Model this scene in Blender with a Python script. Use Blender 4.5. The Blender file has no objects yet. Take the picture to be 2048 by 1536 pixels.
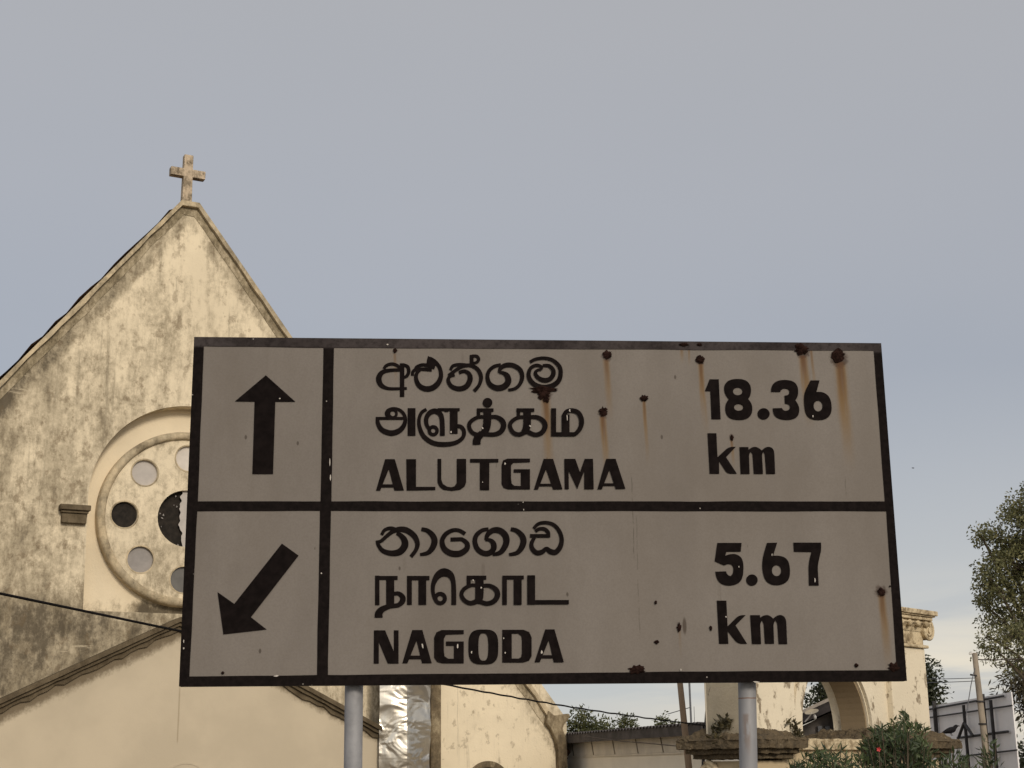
import bpy, math, random
from math import sin, cos, radians, pi, sqrt, atan2
from mathutils import Vector, Matrix
from mathutils.geometry import tessellate_polygon
from mathutils import noise as mnoise

S = bpy.context.scene
COL = S.collection

# ------------------------------------------------------------------ camera
F = 2985.0; PITCH = radians(14.5); ROLL = radians(.68)
CAM = Vector((0, 0, 1.6))
FWD = Vector((0, cos(PITCH), sin(PITCH)))
_R0 = Vector((1, 0, 0)); _U0 = Vector((0, -sin(PITCH), cos(PITCH)))
RGT = cos(ROLL)*_R0 - sin(ROLL)*_U0
UPV = cos(ROLL)*_U0 + sin(ROLL)*_R0
cd = bpy.data.cameras.new('camera'); cam = bpy.data.objects.new('camera', cd); COL.objects.link(cam)
cd.sensor_width = 36; cd.lens = 36*F/2048; cd.clip_start = .05; cd.clip_end = 3000
m = Matrix((RGT, UPV, -FWD)).transposed().to_4x4(); m.translation = CAM
cam.matrix_world = m
S.camera = cam

# ------------------------------------------------------------------ node helper
class NT:
    def __init__(s, tree): s.t = tree; s.n = tree.nodes; s.l = tree.links
    def _in(s, sock, v):
        if v is None: return
        if hasattr(v, 'is_output') or isinstance(v, bpy.types.NodeSocket): s.l.new(v, sock)
        else:
            if sock.type == 'RGBA' and len(v) == 3: v = (*v, 1)
            sock.default_value = v
    def math(s, op, a, b=None, c=None, clamp=False):
        n = s.n.new('ShaderNodeMath'); n.operation = op; n.use_clamp = clamp
        s._in(n.inputs[0], a); s._in(n.inputs[1], b)
        if c is not None: s._in(n.inputs[2], c)
        return n.outputs[0]
    def add(s, a, b): return s.math('ADD', a, b)
    def mul(s, a, b): return s.math('MULTIPLY', a, b)
    def step(s, v, a, b, lo=0., hi=1.):
        n = s.n.new('ShaderNodeMapRange'); n.interpolation_type = 'SMOOTHSTEP'
        s._in(n.inputs[0], v)
        if a <= b: n.inputs[1].default_value, n.inputs[2].default_value, n.inputs[3].default_value, n.inputs[4].default_value = a, b, lo, hi
        else: n.inputs[1].default_value, n.inputs[2].default_value, n.inputs[3].default_value, n.inputs[4].default_value = b, a, hi, lo
        return n.outputs[0]
    def mix(s, f, a, b, mode='MIX'):
        n = s.n.new('ShaderNodeMix'); n.data_type = 'RGBA'; n.blend_type = mode
        s._in(n.inputs[0], f); s._in(n.inputs[6], a); s._in(n.inputs[7], b)
        return n.outputs[2]
    def sep(s, v):
        n = s.n.new('ShaderNodeSeparateXYZ'); s.l.new(v, n.inputs[0]); return n.outputs
    def scale(s, v, sc, off=(0, 0, 0)):
        n = s.n.new('ShaderNodeMapping'); s.l.new(v, n.inputs[0]); n.inputs[3].default_value = sc; n.inputs[1].default_value = off
        return n.outputs[0]
    def noise(s, v, sc, det=6., ro=.6, dist=0.):
        n = s.n.new('ShaderNodeTexNoise'); s._in(n.inputs['Vector'], v)
        n.inputs['Scale'].default_value = sc; n.inputs['Detail'].default_value = det
        n.inputs['Roughness'].default_value = ro; n.inputs['Distortion'].default_value = dist
        return n.outputs[0]
    def voro(s, v, sc):
        n = s.n.new('ShaderNodeTexVoronoi'); s._in(n.inputs['Vector'], v); n.inputs['Scale'].default_value = sc
        return n
    def ramp(s, f, stops):
        n = s.n.new('ShaderNodeValToRGB'); s._in(n.inputs[0], f)
        e = n.color_ramp.elements
        while len(e) < len(stops): e.new(.5)
        for i, (p, c) in enumerate(stops): e[i].position = p; e[i].color = (*c, 1)
        return n.outputs[0]

# ------------------------------------------------------------------ world
SUN_AZ = Vector((.42, -.90, 0)).normalized(); SUN_EL = radians(24)
w = bpy.data.worlds.new('World'); S.world = w; w.use_nodes = True
wt = NT(w.node_tree)
bg = w.node_tree.nodes['Background']
tc = wt.n.new('ShaderNodeTexCoord').outputs['Generated']
sx, sy, sz = wt.sep(tc)
sky = wt.n.new('ShaderNodeTexSky'); sky.sky_type = 'NISHITA'; sky.sun_disc = False
sky.sun_elevation = SUN_EL; sky.sun_rotation = atan2(SUN_AZ.x, SUN_AZ.y)
base = wt.ramp(sz, [(0., (.52, .525, .54)), (.06, (.43, .45, .485)), (.14, (.378, .393, .424)), (.25, (.352, .363, .397)),
                    (.36, (.395, .398, .418)), (.50, (.42, .417, .422))])
cl = wt.noise(wt.scale(tc, (3.2, 3.2, 17)), 1.6, 6, .55, .4)
soft = wt.noise(wt.scale(tc, (2, 2, 4)), 1.3, 3, .5)
side = wt.step(sx, -.02, .30)
low = wt.step(sz, .135, .045)
glow = wt.mul(wt.mul(side, low), wt.step(cl, .36, .60))
base = wt.mix(wt.mul(wt.step(sx, .0, .32), wt.mul(wt.step(sz, .26, .08), .55)), base, (.56, .53, .50))
base = wt.mix(glow, base, (.78, .68, .545))
base = wt.mix(wt.mul(wt.mul(side, low), wt.step(cl, .50, .36, 0, .55)), base, (.42, .41, .43))
base = wt.mix(wt.step(soft, .35, .65, 0, .16), base, (.45, .44, .445))
# sky behind the viewer, brightened and warmed as added fill light
back = wt.step(sy, .15, -.75)
base = wt.mix(back, base, wt.mix(.85, (.9, .86, .8), base, 'MIX'))
base = wt.mix(wt.mul(back, 1.), base, (.80, .76, .70))
fin = wt.mix(.02, base, sky.outputs[0])
wt.l.new(fin, bg.inputs[0]); bg.inputs[1].default_value = .955

# ------------------------------------------------------------------ sun
sl = bpy.data.lights.new('sun', 'SUN'); sl.energy = 1.9; sl.angle = radians(14); sl.color = (1, .89, .73)
so = bpy.data.objects.new('sun', sl); COL.objects.link(so)
sd = Vector((SUN_AZ.x*cos(SUN_EL), SUN_AZ.y*cos(SUN_EL), sin(SUN_EL)))
so.rotation_euler = sd.to_track_quat('Z', 'Y').to_euler(); so.location = (6, -8, 12)
S.view_settings.view_transform = 'Standard'; S.view_settings.look = 'None'
S.view_settings.exposure = 0.0; S.view_settings.gamma = 1

# ------------------------------------------------------------------ geometry helpers
def ray(x, y): return FWD + RGT*((x-1024)/F) - UPV*((y-768)/F)
def at(x, y, dist):                      # point seen at a pixel of the photo, dist metres ahead
    r = ray(x, y); return CAM + r*(dist/r.y)
class Plane:                             # upright plane: local x along it, y away from the viewer, z up
    def __init__(s, origin, deg):
        s.o = Vector((origin[0], origin[1], 0)); s.a = radians(deg)
        s.U = Vector((cos(s.a), sin(s.a), 0)); s.Y = Vector((-sin(s.a), cos(s.a), 0))
    def px(s, x, y, w=0.):
        r = ray(x, y); t = ((s.o + s.Y*w - CAM).dot(s.Y))/r.dot(s.Y); p = CAM + r*t
        return ((p-s.o).dot(s.U), p.z)
    def world(s, u, w, z): return s.o + s.U*u + s.Y*w + Vector((0, 0, z))

class MB:
    def __init__(s): s.v = []; s.f = []
    def face(s, pts):
        i = len(s.v); s.v += [tuple(p) for p in pts]; s.f.append(tuple(range(i, i+len(pts))))
    def box(s, x0, x1, y0, y1, z0, z1, taper=0):
        i = len(s.v); t = taper
        s.v += [(x0, y0, z0), (x1, y0, z0), (x1, y1, z0), (x0, y1, z0), (x0+t, y0+t, z1), (x1-t, y0+t, z1), (x1-t, y1-t, z1), (x0+t, y1-t, z1)]
        s.f += [tuple(i+k for k in q) for q in ((0, 3, 2, 1), (4, 5, 6, 7), (0, 1, 5, 4), (1, 2, 6, 5), (2, 3, 7, 6), (3, 0, 4, 7))]
        return s
    def prism(s, poly, y0, y1, holes=(), front=True, backf=True):   # (x,z) outline pushed from y0 to y1
        loops = [list(poly)] + [list(h) for h in holes]
        flat = [p for lp in loops for p in lp]
        tris = tessellate_polygon([[Vector((p[0], p[1], 0)) for p in lp] for lp in loops])
        i = len(s.v); n = len(flat)
        s.v += [(p[0], y0, p[1]) for p in flat]
        if front: s.f += [tuple(i+k for k in t) for t in tris]
        if y1 is not None:
            s.v += [(p[0], y1, p[1]) for p in flat]
            if backf: s.f += [tuple(i+n+k for k in t[::-1]) for t in tris]
            b = i
            for lp in loops:
                m_ = len(lp)
                for k in range(m_):
                    k2 = (k+1) % m_
                    s.f.append((b+k, b+k2, b+n+k2, b+n+k))
                b += m_
        return s
    def tube(s, pts, r, n=8, caps=True):
        pts = [Vector(p) for p in pts]; N = len(pts)
        rr = r if isinstance(r, (list, tuple)) else [r]*N
        i = len(s.v); ref = None
        for k, p in enumerate(pts):
            d = (pts[min(k+1, N-1)] - pts[max(k-1, 0)]).normalized()
            if ref is None: ref = d.orthogonal().normalized()
            ref = (ref - d*ref.dot(d)).normalized(); b = d.cross(ref)
            for j in range(n):
                a = 2*pi*j/n; s.v.append(tuple(p + (ref*cos(a) + b*sin(a))*rr[k]))
        for k in range(N-1):
            for j in range(n):
                j2 = (j+1) % n
                s.f.append((i+k*n+j, i+k*n+j2, i+(k+1)*n+j2, i+(k+1)*n+j))
        if caps:
            s.f.append(tuple(i+j for j in range(n))[::-1]); s.f.append(tuple(i+(N-1)*n+j for j in range(n)))
        return s
    def build(s, name, mat, parent=None, smooth=False, bevel=0, weld=False):
        me = bpy.data.meshes.new(name); me.from_pydata(s.v, [], s.f); me.validate(); me.update()
        me.materials.append(mat)
        import bmesh
        bm = bmesh.new(); bm.from_mesh(me)
        if weld: bmesh.ops.remove_doubles(bm, verts=bm.verts, dist=1e-4)
        bmesh.ops.recalc_face_normals(bm, faces=bm.faces)
        bm.to_mesh(me); bm.free()
        if smooth:
            for p in me.polygons: p.use_smooth = True
        o = bpy.data.objects.new(name, me); COL.objects.link(o)
        if parent: o.parent = parent
        if bevel:
            b = o.modifiers.new('bevel', 'BEVEL'); b.width = bevel; b.segments = 2; b.limit_method = 'ANGLE'
        return o
def thing(name, label, cat, loc=(0, 0, 0), rz=0., group=None):
    o = bpy.data.objects.new(name, None); COL.objects.link(o); o.location = loc; o.rotation_euler = (0, 0, rz)
    o.empty_display_size = .2
    return tag(o, label, cat, group)
def tag(o, label, cat, group=None):
    o['label'] = label; o['category'] = cat
    if group: o['group'] = group
    return o
def circ(cx, cz, rx, rz=None, n=40, a0=0., a1=2*pi, closed=True):
    rz = rx if rz is None else rz
    k = n if closed else n+1
    return [(cx+rx*cos(a0+(a1-a0)*i/n), cz+rz*sin(a0+(a1-a0)*i/n)) for i in range(k)]
def spline(P, sub=8):                   # Catmull-Rom through tuples of any length
    out = []
    for i in range(len(P)-1):
        p0, p1, p2, p3 = P[max(i-1, 0)], P[i], P[i+1], P[min(i+2, len(P)-1)]
        for k in range(sub):
            t = k/sub
            out.append(tuple(.5*(2*b+(c-a)*t+(2*a-5*b+4*c-d)*t*t+(3*b-a-3*c+d)*t**3) for a, b, c, d in zip(p0, p1, p2, p3)))
    out.append(tuple(P[-1])); return out

# ------------------------------------------------------------------ materials
def newmat(name):
    mt = bpy.data.materials.new(name); mt.use_nodes = True
    n = NT(mt.node_tree); return mt, n, mt.node_tree.nodes['Principled BSDF']
def bump(n, p, h, strength=.3, dist=.02):
    b = n.n.new('ShaderNodeBump'); b.inputs['Strength'].default_value = strength; b.inputs['Distance'].default_value = dist
    n.l.new(h, b.inputs['Height']); n.l.new(b.outputs[0], p.inputs['Normal'])
def simple(name, col, rough=.7, var=.25, sc=6., metal=0., bmp=.2, dist=.005, stretch=(1, 1, 1), coat=None, spec=.4):
    mt, n, p = newmat(name)
    v = n.n.new('ShaderNodeTexCoord').outputs['Object']
    f = n.noise(n.scale(v, stretch), sc, 8, .65)
    a = tuple(c*(1-var) for c in col); b = tuple(min(1, c*(1+var)) for c in col)
    c = n.mix(n.step(f, .3, .7), a, b)
    if coat: c = n.mix(n.step(n.noise(n.scale(v, stretch, (7, 3, 1)), sc*coat[1], 8, .7), coat[2], coat[2]+.1), c, coat[0])
    n.l.new(c, p.inputs['Base Color']); p.inputs['Roughness'].default_value = rough; p.inputs['Metallic'].default_value = metal
    p.inputs['Specular IOR Level'].default_value = spec
    if bmp: bump(n, p, n.noise(n.scale(v, stretch), sc*4, 6, .7), bmp, dist)
    return mt
def leafmat(name, c0, c1, c2, rough=.55):
    mt, n, p = newmat(name)
    g = n.n.new('ShaderNodeNewGeometry').outputs['Random Per Island']
    v = n.n.new('ShaderNodeTexCoord').outputs['Object']
    big = n.noise(v, 1.6, 3, .6)
    f = n.add(n.mul(g, .6), n.mul(n.step(big, .3, .7), .4))
    n.l.new(n.ramp(f, [(0, c0), (.5, c1), (1, c2)]), p.inputs['Base Color'])
    p.inputs['Roughness'].default_value = rough
    tr = n.n.new('ShaderNodeBsdfTranslucent'); n.l.new(n.ramp(f, [(0, c1), (1, c2)]), tr.inputs[0])
    mx = n.n.new('ShaderNodeMixShader'); mx.inputs[0].default_value = .22
    n.l.new(p.outputs[0], mx.inputs[1]); n.l.new(tr.outputs[0], mx.inputs[2])
    n.l.new(mx.outputs[0], n.n['Material Output'].inputs[0])
    return mt
CREAM = (.74, .64, .475); GRIME = (.27, .23, .165); DARKG = (.075, .06, .042); MOSS = (.05, .045, .02)
def plaster(name, base=CREAM, grime=GRIME, lo=.44, hi=.66, dark=(.66, .78), bias=None, stretch=.42, amp=.35, seed=(0, 0, 0), extra=None, ns=1., spots=0., drips=0.):
    """lime-washed plaster with rain-fed mould; bias(n, x, y, z) says where the mould grows thicker"""
    mt, n, p = newmat(name)
    v = n.n.new('ShaderNodeTexCoord').outputs['Object']
    x, y, z = n.sep(v)
    a = n.noise(n.scale(v, (1, 1, stretch), seed), 1.35*ns, 10, .70, .25)
    b = n.noise(n.scale(v, (1, 1, .14), seed), 5.5*ns, 6, .65)
    c = n.noise(n.scale(v, (1, 1, .8), seed), 8.*ns, 9, .78)
    f = n.add(n.add(n.mul(a, .50), n.mul(b, .15)), n.mul(c, .35))
    if bias: f = n.add(f, bias(n, x, y, z))
    tone = n.mix(n.step(n.noise(v, .7, 4, .6), .35, .65), tuple(q*.94 for q in base), tuple(min(1, q*1.05) for q in base))
    gv = n.noise(n.scale(v, (1, 1, .55), (2, 4, 6)), 3.1*ns, 9, .78)
    gcol = n.mix(n.step(gv, .34, .66), tuple(q*w_ for q, w_ in zip(grime, (.58, .54, .48))), tuple(min(1, q*w_) for q, w_ in zip(grime, (1.5, 1.5, 1.5))))
    col = n.mix(n.step(f, lo, hi, 0, .9), tone, gcol)
    col = n.mix(n.step(f, dark[0], dark[1], 0, .85), col, DARKG)
    if drips:    # rain runs: thin, long, in patches
        dn = n.noise(n.scale(v, (1, 1, .045), seed), 9, 5, .7); pn = n.noise(n.scale(v, (1, 1, .6), (5, 1, 2)), .9, 4, .6)
        col = n.mix(n.mul(n.mul(n.step(dn, .54, .66), n.step(pn, .44, .58)), drips), col, tuple(q*.72 for q in grime))
        wn = n.noise(n.scale(v, (.35, 1, 2.2), (3, 3, 3)), 2.2, 8, .75)
        col = n.mix(n.step(wn, .60, .72, 0, .55), col, tuple(min(1, q*1.02) for q in base))
    if spots:
        sp_ = n.noise(n.scale(v, (1, 1, .8), seed), 4.5, 4, .6); cl_n = n.noise(v, 1.3, 3, .6)
        sf = n.add(n.mul(sp_, .7), n.mul(cl_n, .3))
        col = n.mix(n.mul(n.step(sf, .545, .585), n.step(c, .35, .55, 0, spots)), col, (.15, .105, .06))
    if extra: col = extra(n, x, y, z, col, c, b)
    n.l.new(col, p.inputs['Base Color']); p.inputs['Roughness'].default_value = .92
    p.inputs['Specular IOR Level'].default_value = .2
    bump(n, p, n.add(n.noise(v, 3, 8, .6), n.mul(n.noise(v, 24, 5, .7), .5)), amp, .03)
    return mt

M = {}
def facade_bias(n, x, y, z):
    r = n.mul(n.step(x, .6, -2.4), .062)
    r = n.add(r, n.mul(n.mul(n.step(z, 11.6, 8.2), n.step(x, 2.2, -.2)), .045))
    r = n.add(r, n.step(z, 4.95, 4.35, 0, .10))
    r = n.add(r, n.step(x, 4.9, 5.3, 0, -.15))
    rk = n.math('SUBTRACT', n.math('SUBTRACT', 12.6, n.mul(n.math('ABSOLUTE', n.add(x, -.04)), 1.28)), z)   # height under the rake
    r = n.add(r, n.mul(n.step(rk, .60, .25), .10))
    r = n.add(r, n.mul(n.mul(n.step(x, .9, .6), n.step(x, -.9, -.6)), n.mul(n.step(z, 11.6, 10.8), n.step(z, 8.8, 9.6, 0, .035))))
    return n.add(r, -.035)
M['facade'] = plaster('facade_plaster', lo=.455, hi=.635, dark=(.60, .73), spots=.4, drips=.42, bias=facade_bias)
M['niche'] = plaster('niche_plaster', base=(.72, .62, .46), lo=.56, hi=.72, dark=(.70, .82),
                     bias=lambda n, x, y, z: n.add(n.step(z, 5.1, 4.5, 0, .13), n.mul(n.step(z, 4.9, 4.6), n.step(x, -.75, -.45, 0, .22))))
M['rose'] = plaster('rose_plaster', lo=.42, hi=.60, dark=(.66, .78), seed=(4, 2, 7), stretch=.6, bias=lambda n, x, y, z: n.step(z, 6.4, 4.7, -.02, .05))
M['coping'] = plaster('coping_plaster', base=(.60, .49, .33), lo=.38, hi=.56, dark=(.53, .66), seed=(9, 1, 3), stretch=1, bias=lambda n, x, y, z: n.step(z, 9, 12.5, -.01, .03))
M['cross'] = plaster('cross_plaster', base=(.52, .42, .31), grime=(.20, .165, .12), lo=.44, hi=.56, dark=(.54, .66), seed=(3, 5, 3), stretch=1, ns=3.2)
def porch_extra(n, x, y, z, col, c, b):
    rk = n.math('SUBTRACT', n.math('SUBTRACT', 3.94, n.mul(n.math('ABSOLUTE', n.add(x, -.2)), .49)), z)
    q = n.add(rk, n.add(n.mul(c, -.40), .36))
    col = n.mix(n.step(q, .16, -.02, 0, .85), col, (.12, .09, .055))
    crack = n.math('ABSOLUTE', n.add(n.add(x, -.155), n.mul(b, .03)))
    col = n.mix(n.mul(n.step(crack, .022, .004, 0, .45), n.mul(n.step(z, 2.1, 2.2), n.step(z, 3.3, 3.0))), col, (.2, .15, .09))
    return col
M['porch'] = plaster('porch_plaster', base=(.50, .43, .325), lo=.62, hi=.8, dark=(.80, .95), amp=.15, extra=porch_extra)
M['cornice'] = plaster('mouldy_cornice', base=(.20, .16, .105), grime=(.09, .07, .045), lo=.30, hi=.5, dark=(.50, .66), seed=(2, 8, 1), stretch=1)
M['mossy'] = plaster('mossy_plaster', base=(.40, .33, .22), grime=(.12, .09, .055), lo=.36, hi=.52, dark=(.48, .6), seed=(6, 6, 2), stretch=.5)
M['rakeband'] = plaster('stained_rake', base=(.60, .51, .37), grime=(.17, .14, .09), lo=.36, hi=.56, dark=(.52, .66), seed=(2, 9, 1), stretch=.6, ns=1.6)
M['gate'] = plaster('gate_plaster', base=(.72, .64, .50), grime=(.26, .21, .14), lo=.54, hi=.68, dark=(.63, .73), seed=(1, 7, 5), stretch=.7, ns=1.5, spots=.8,
                    bias=lambda n, x, y, z: n.step(z, 2.45, 2.05, 0, .07))
M['gatemoss'] = plaster('gate_ledge_moss', base=(.46, .385, .27), grime=(.062, .044, .025), lo=.35, hi=.45, dark=(.50, .58), seed=(5, 5, 5), stretch=1.2, ns=3.2, amp=.8)
M['gatecap'] = plaster('gate_capital_plaster', base=(.60, .50, .34), grime=(.2, .15, .09), lo=.46, hi=.58, dark=(.56, .68), seed=(8, 3, 5), stretch=1.5, ns=2.2)
M['gatelow'] = plaster('gate_base_plaster', base=(.50, .40, .26), lo=.52, hi=.7, seed=(3, 3, 8))
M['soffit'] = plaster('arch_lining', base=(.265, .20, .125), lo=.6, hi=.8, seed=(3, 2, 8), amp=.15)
M['tile'] = simple('clay_roof_tiles', (.17, .105, .075), .95, .4, 5, spec=.1)
M['pane_pale'] = simple('pale_glass', (.40, .365, .34), .35, .1, 4, bmp=.05)  # pale base colours here and below carry the sky that the panes reflect
M['pane_bright'] = simple('bright_glass', (.56, .51, .46), .3, .08, 4, bmp=.05)
M['pane_grey'] = simple('grey_glass', (.24, .22, .21), .35, .15, 4, bmp=.05)
M['pane_dark'] = simple('dark_glass', (.10, .095, .09), .35, .2, 4, bmp=.05)  # darker base colour for the bottom pane
M['void'] = simple('opening_shade', (.018, .014, .011), .95, .5, 9)  # near-black colour painted for the unlit space behind broken glass
M['metal'] = simple('galvanised_post', (.27, .27, .285), .6, .14, 14, metal=.15, bmp=.08, coat=((.17, .10, .06), .5, .63))
M['signback'] = simple('sign_panel_back', (.05, .045, .04), .7, .3, 8)
M['ink'] = simple('black_sign_paint', (.0085, .0062, .0060), .8, .3, 30, bmp=0, coat=((.022, .018, .016), 1., .66), spec=.03)
M['rust'] = simple('rust_scab', (.019, .0095, .0075), .95, .6, 60, bmp=.8, dist=.004, spec=.05)
M['chip'] = simple('bare_chip', (.44, .40, .36), .6, .1, 30)
M['black'] = simple('black_cable', (.010, .009, .009), .8, .3, 8, spec=.08)
M['brownwire'] = simple('brown_cable', (.05, .035, .028), .7, .3, 8)
M['wood'] = simple('weathered_wood_pole', (.19, .135, .09), .9, .3, 4, stretch=(1, 1, .15))
M['concrete'] = simple('concrete_pole', (.24, .20, .155), .9, .25, 6, stretch=(1, 1, .4), coat=((.08, .065, .05), 1.5, .60))
M['iron'] = simple('dark_iron', (.03, .027, .028), .7, .4, 12)
M['greyiron'] = simple('grey_pipe', (.12, .125, .14), .6, .2, 12)
M['sheet'] = simple('hoarding_sheet', (.78, .76, .775), .5, .06, 1.5, bmp=.05)
M['shedwall'] = simple('shed_wall_paint', (.80, .75, .66), .9, .06, 1.2, bmp=.1)
M['shedboard'] = simple('shed_eave_board', (.72, .66, .57), .9, .1, 3)
M['batten'] = simple('batten_grime', (.26, .22, .17), .9, .2, 6)
M['shedroof'] = simple('sooty_corrugated_roof', (.065, .058, .058), .85, .35, 5)
M['houseroof'] = simple('dark_house_roof', (.035, .03, .03), .9, .4, 4)
M['housewall'] = simple('shaded_house_wall', (.10, .09, .085), .9, .5, 1.6)  # veranda shade put into the wall's dark base colour
M['fascia'] = simple('pale_fascia', (.35, .31, .27), .8, .2, 4)
M['dish'] = simple('tan_dish', (.48, .40, .28), .5, .1, 8, bmp=0)
M['white'] = simple('white_paint', (.70, .68, .65), .5, .06, 8, bmp=0)
M['crow'] = simple('crow_feathers', (.012, .011, .013), .6, .3, 30, spec=.1)
M['crown'] = leafmat('broad_leaf_green', (.036, .042, .015), (.115, .118, .045), (.26, .24, .11))
M['farleaf'] = leafmat('far_tree_green', (.03, .042, .014), (.075, .085, .03), (.15, .15, .06))
M['darkleaf'] = leafmat('dark_tree_green', (.012, .017, .008), (.03, .038, .016), (.07, .075, .032))
M['dryleaf'] = leafmat('brownish_fronds', (.022, .019, .010), (.055, .046, .022), (.12, .10, .05))
M['shrub'] = leafmat('oleander_green', (.018, .030, .012), (.048, .072, .028), (.12, .15, .06))
M['bark'] = simple('bark', (.085, .065, .045), .95, .4, 6, stretch=(1, 1, .3))
M['petal'] = simple('red_petal', (.45, .04, .045), .7, .15, 20)
M['ground'] = simple('packed_earth', (.16, .125, .085), .95, .3, .5, coat=((.05, .07, .025), 3, .56))
M['road'] = simple('asphalt', (.05, .05, .05), .95, .25, 3)

# crumpled foil
def foilmat():
    mt, n, p = newmat('crumpled_foil')
    v = n.n.new('ShaderNodeTexCoord').outputs['Object']
    p.inputs['Metallic'].default_value = .92; p.inputs['Roughness'].default_value = .30
    n.l.new(n.mix(n.noise(v, 2, 5, .6), (.50, .45, .38), (.82, .78, .70)), p.inputs['Base Color'])
    bump(n, p, n.noise(n.scale(v, (1, 1, 1.3)), 1.9, 2, .45, .8), .6, .16)
    return mt
M['foil'] = foilmat()

# ------------------------------------------------------------------ ground and road
g = MB(); g.face([(-600, -300, 0), (600, -300, 0), (600, 1200, 0), (-600, 1200, 0)])
o = g.build('ground', M['ground']); o['kind'] = 'structure'
g = MB(); g.box(-300, 300, -7.5, 2.6, -.05, .012)
o = g.build('road', M['road']); o['kind'] = 'structure'
g = MB(); g.box(-300, 300, 2.6, 3.9, -.05, .13)
o = g.build('pavement', simple('pavement_concrete', (.26, .24, .21), .9, .2, 2)); o['kind'] = 'structure'

# ------------------------------------------------------------------ the direction sign
p0 = at(1070, 1020, 5.2)
SG = Plane((p0.x, p0.y), 4.3)
UL, UR, ZB, ZT = -1.2105, 1.2905, 1.8845, 3.108
sign = thing('road_sign', 'big two-row direction sign with black border, rust streaks and two grey posts', 'road sign', SG.o, SG.a)
def sp(x, y): return SG.px(x, y)
# rust streaks: (pixel x, y of the scab, length px, half width px, strength, drift)
STREAKS = [(790, 708, 70, 6, .35), (1213, 720, 130, 12, .62), (1206, 834, 130, 12, .8), (1288, 802, 130, 7, .7), (1090, 795, 190, 17, .8),
           (1400, 728, 150, 11, .8), (1606, 712, 150, 16, .95), (1678, 724, 230, 23, .9), (1362, 692, 40, 7, .5), (1376, 692, 45, 4, .5),
           (1463, 880, 60, 6, .6), (1762, 1190, 150, 15, .75), (1622, 700, 110, 6, .5), (1357, 1255, 60, 5, .25)]
def facemat():
    mt, n, p = newmat('dull_sign_sheet')
    v = n.n.new('ShaderNodeTexCoord').outputs['Object']
    x, y, z = n.sep(v)
    f = n.noise(n.scale(v, (1, 1, .35)), 3.5, 8, .65)
    col = n.mix(n.step(f, .3, .7), FACE0, FACE1)
    col = n.mix(n.step(n.noise(v, 160, 2, .6), .35, .7, 0, .25), col, tuple(c*.72 for c in FACE0))
    col = n.mix(n.step(n.noise(n.scale(v, (1, 1, .6)), 1.7, 6, .65), .42, .68, 0, .32), col, (.13, .108, .088))
    # faint dirty runs and pin-prick rust
    run = n.noise(n.scale(v, (1, 1, .05)), 22, 4, .6)
    col = n.mix(n.mul(n.step(run, .60, .74), n.step(n.noise(v, 4, 4, .6), .45, .7, 0, .35)), col, (.09, .075, .055))
    vr = n.voro(n.scale(v, (1, 1, .55)), 17)
    vc = n.sep(vr.outputs['Color'])[0]
    dot = n.mul(n.step(vr.outputs['Distance'], .10, .05), n.step(vc, .66, .68))
    col = n.mix(n.mul(dot, .75), col, (.05, .038, .03))
    vr2 = n.voro(n.scale(v, (1, 1, .25)), 9); vc2 = n.sep(vr2.outputs['Color'])[1]
    rgt = n.step(x, -.5, .6, .1, 1)
    dot2 = n.mul(n.mul(n.step(vr2.outputs['Distance'], .085, .04), n.step(vc2, .58, .60)), rgt)
    col = n.mix(n.mul(dot2, .8), col, (.05, .035, .025))
    for (u_, zt_, zb_, st_) in ((sp(1263, 960)[0], 2.62, 2.30, .5), (sp(1272, 1030)[0], 2.48, 2.02, .35), (sp(1690, 960)[0], 2.62, 2.5, .35), (sp(993, 920)[0], 2.70, 2.6, .4)):
        sc_ = n.step(n.math('ABSOLUTE', n.add(n.add(x, -u_), n.mul(n.add(n.noise(n.scale(v, (.1, 1, 1)), 9, 3, .6), -.5), .012))), .0028, .0008)
        col = n.mix(n.mul(n.mul(sc_, st_), n.mul(n.step(z, zb_, zb_+.04), n.mul(n.step(z, zt_, zt_-.03), n.step(n.noise(v, 30, 3, .6), .40, .55)))), col, (.06, .05, .04))
    wob = n.mul(n.add(n.noise(n.scale(v, (1, 1, .4)), 7, 3, .6), -.5), .02)
    halo_n = n.noise(v, 70, 4, .7)
    fine = n.noise(n.scale(v, (1, 1, .08)), 60, 4, .6)
    for (sx_, sy_, ln, wd, st) in STREAKS:
        u0, z0 = sp(sx_, sy_); L = ln/589; W_ = wd/589
        d = n.math('ABSOLUTE', n.add(n.add(x, -u0), n.add(n.mul(n.add(z, -z0), .035), wob)))
        t = n.math('SUBTRACT', z0, z)
        fall = n.mul(n.step(t, L*1.15, L*.25), n.step(t, -.006, .004))
        m_ = n.mul(n.mul(n.step(d, W_*.85, W_*.15), fall), n.step(fine, .25, .55, .45, 1))
        col = n.mix(n.mul(m_, min(1, st*1.05)), col, (.165, .098, .036))
        dr = n.math('SQRT', n.add(n.math('POWER', n.add(x, -u0), 2.), n.math('POWER', n.add(z, -(z0+.012)), 2.)))
        rr0 = max(.010, W_*1.1)
        halo = n.step(n.add(dr, n.mul(n.add(halo_n, -.5), .03)), rr0*.95, rr0*.55)
        col = n.mix(n.mul(halo, .85*st), col, (.035, .017, .011))
        core = n.mul(n.mul(n.step(d, W_*.55, W_*.1), n.step(t, L*.55, L*.02)), n.step(t, -.006, .004))
        col = n.mix(n.mul(core, st*.85), col, (.085, .034, .011))
    bump(n, p, n.noise(v, 2.2, 3, .5), .25, .02)
    n.l.new(col, p.inputs['Base Color']); p.inputs['Roughness'].default_value = .55
    p.inputs['Specular IOR Level'].default_value = .15
    return mt
FACE0 = (.160, .140, .125); FACE1 = (.193, .171, .154)
M['signface'] = facemat()
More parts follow.
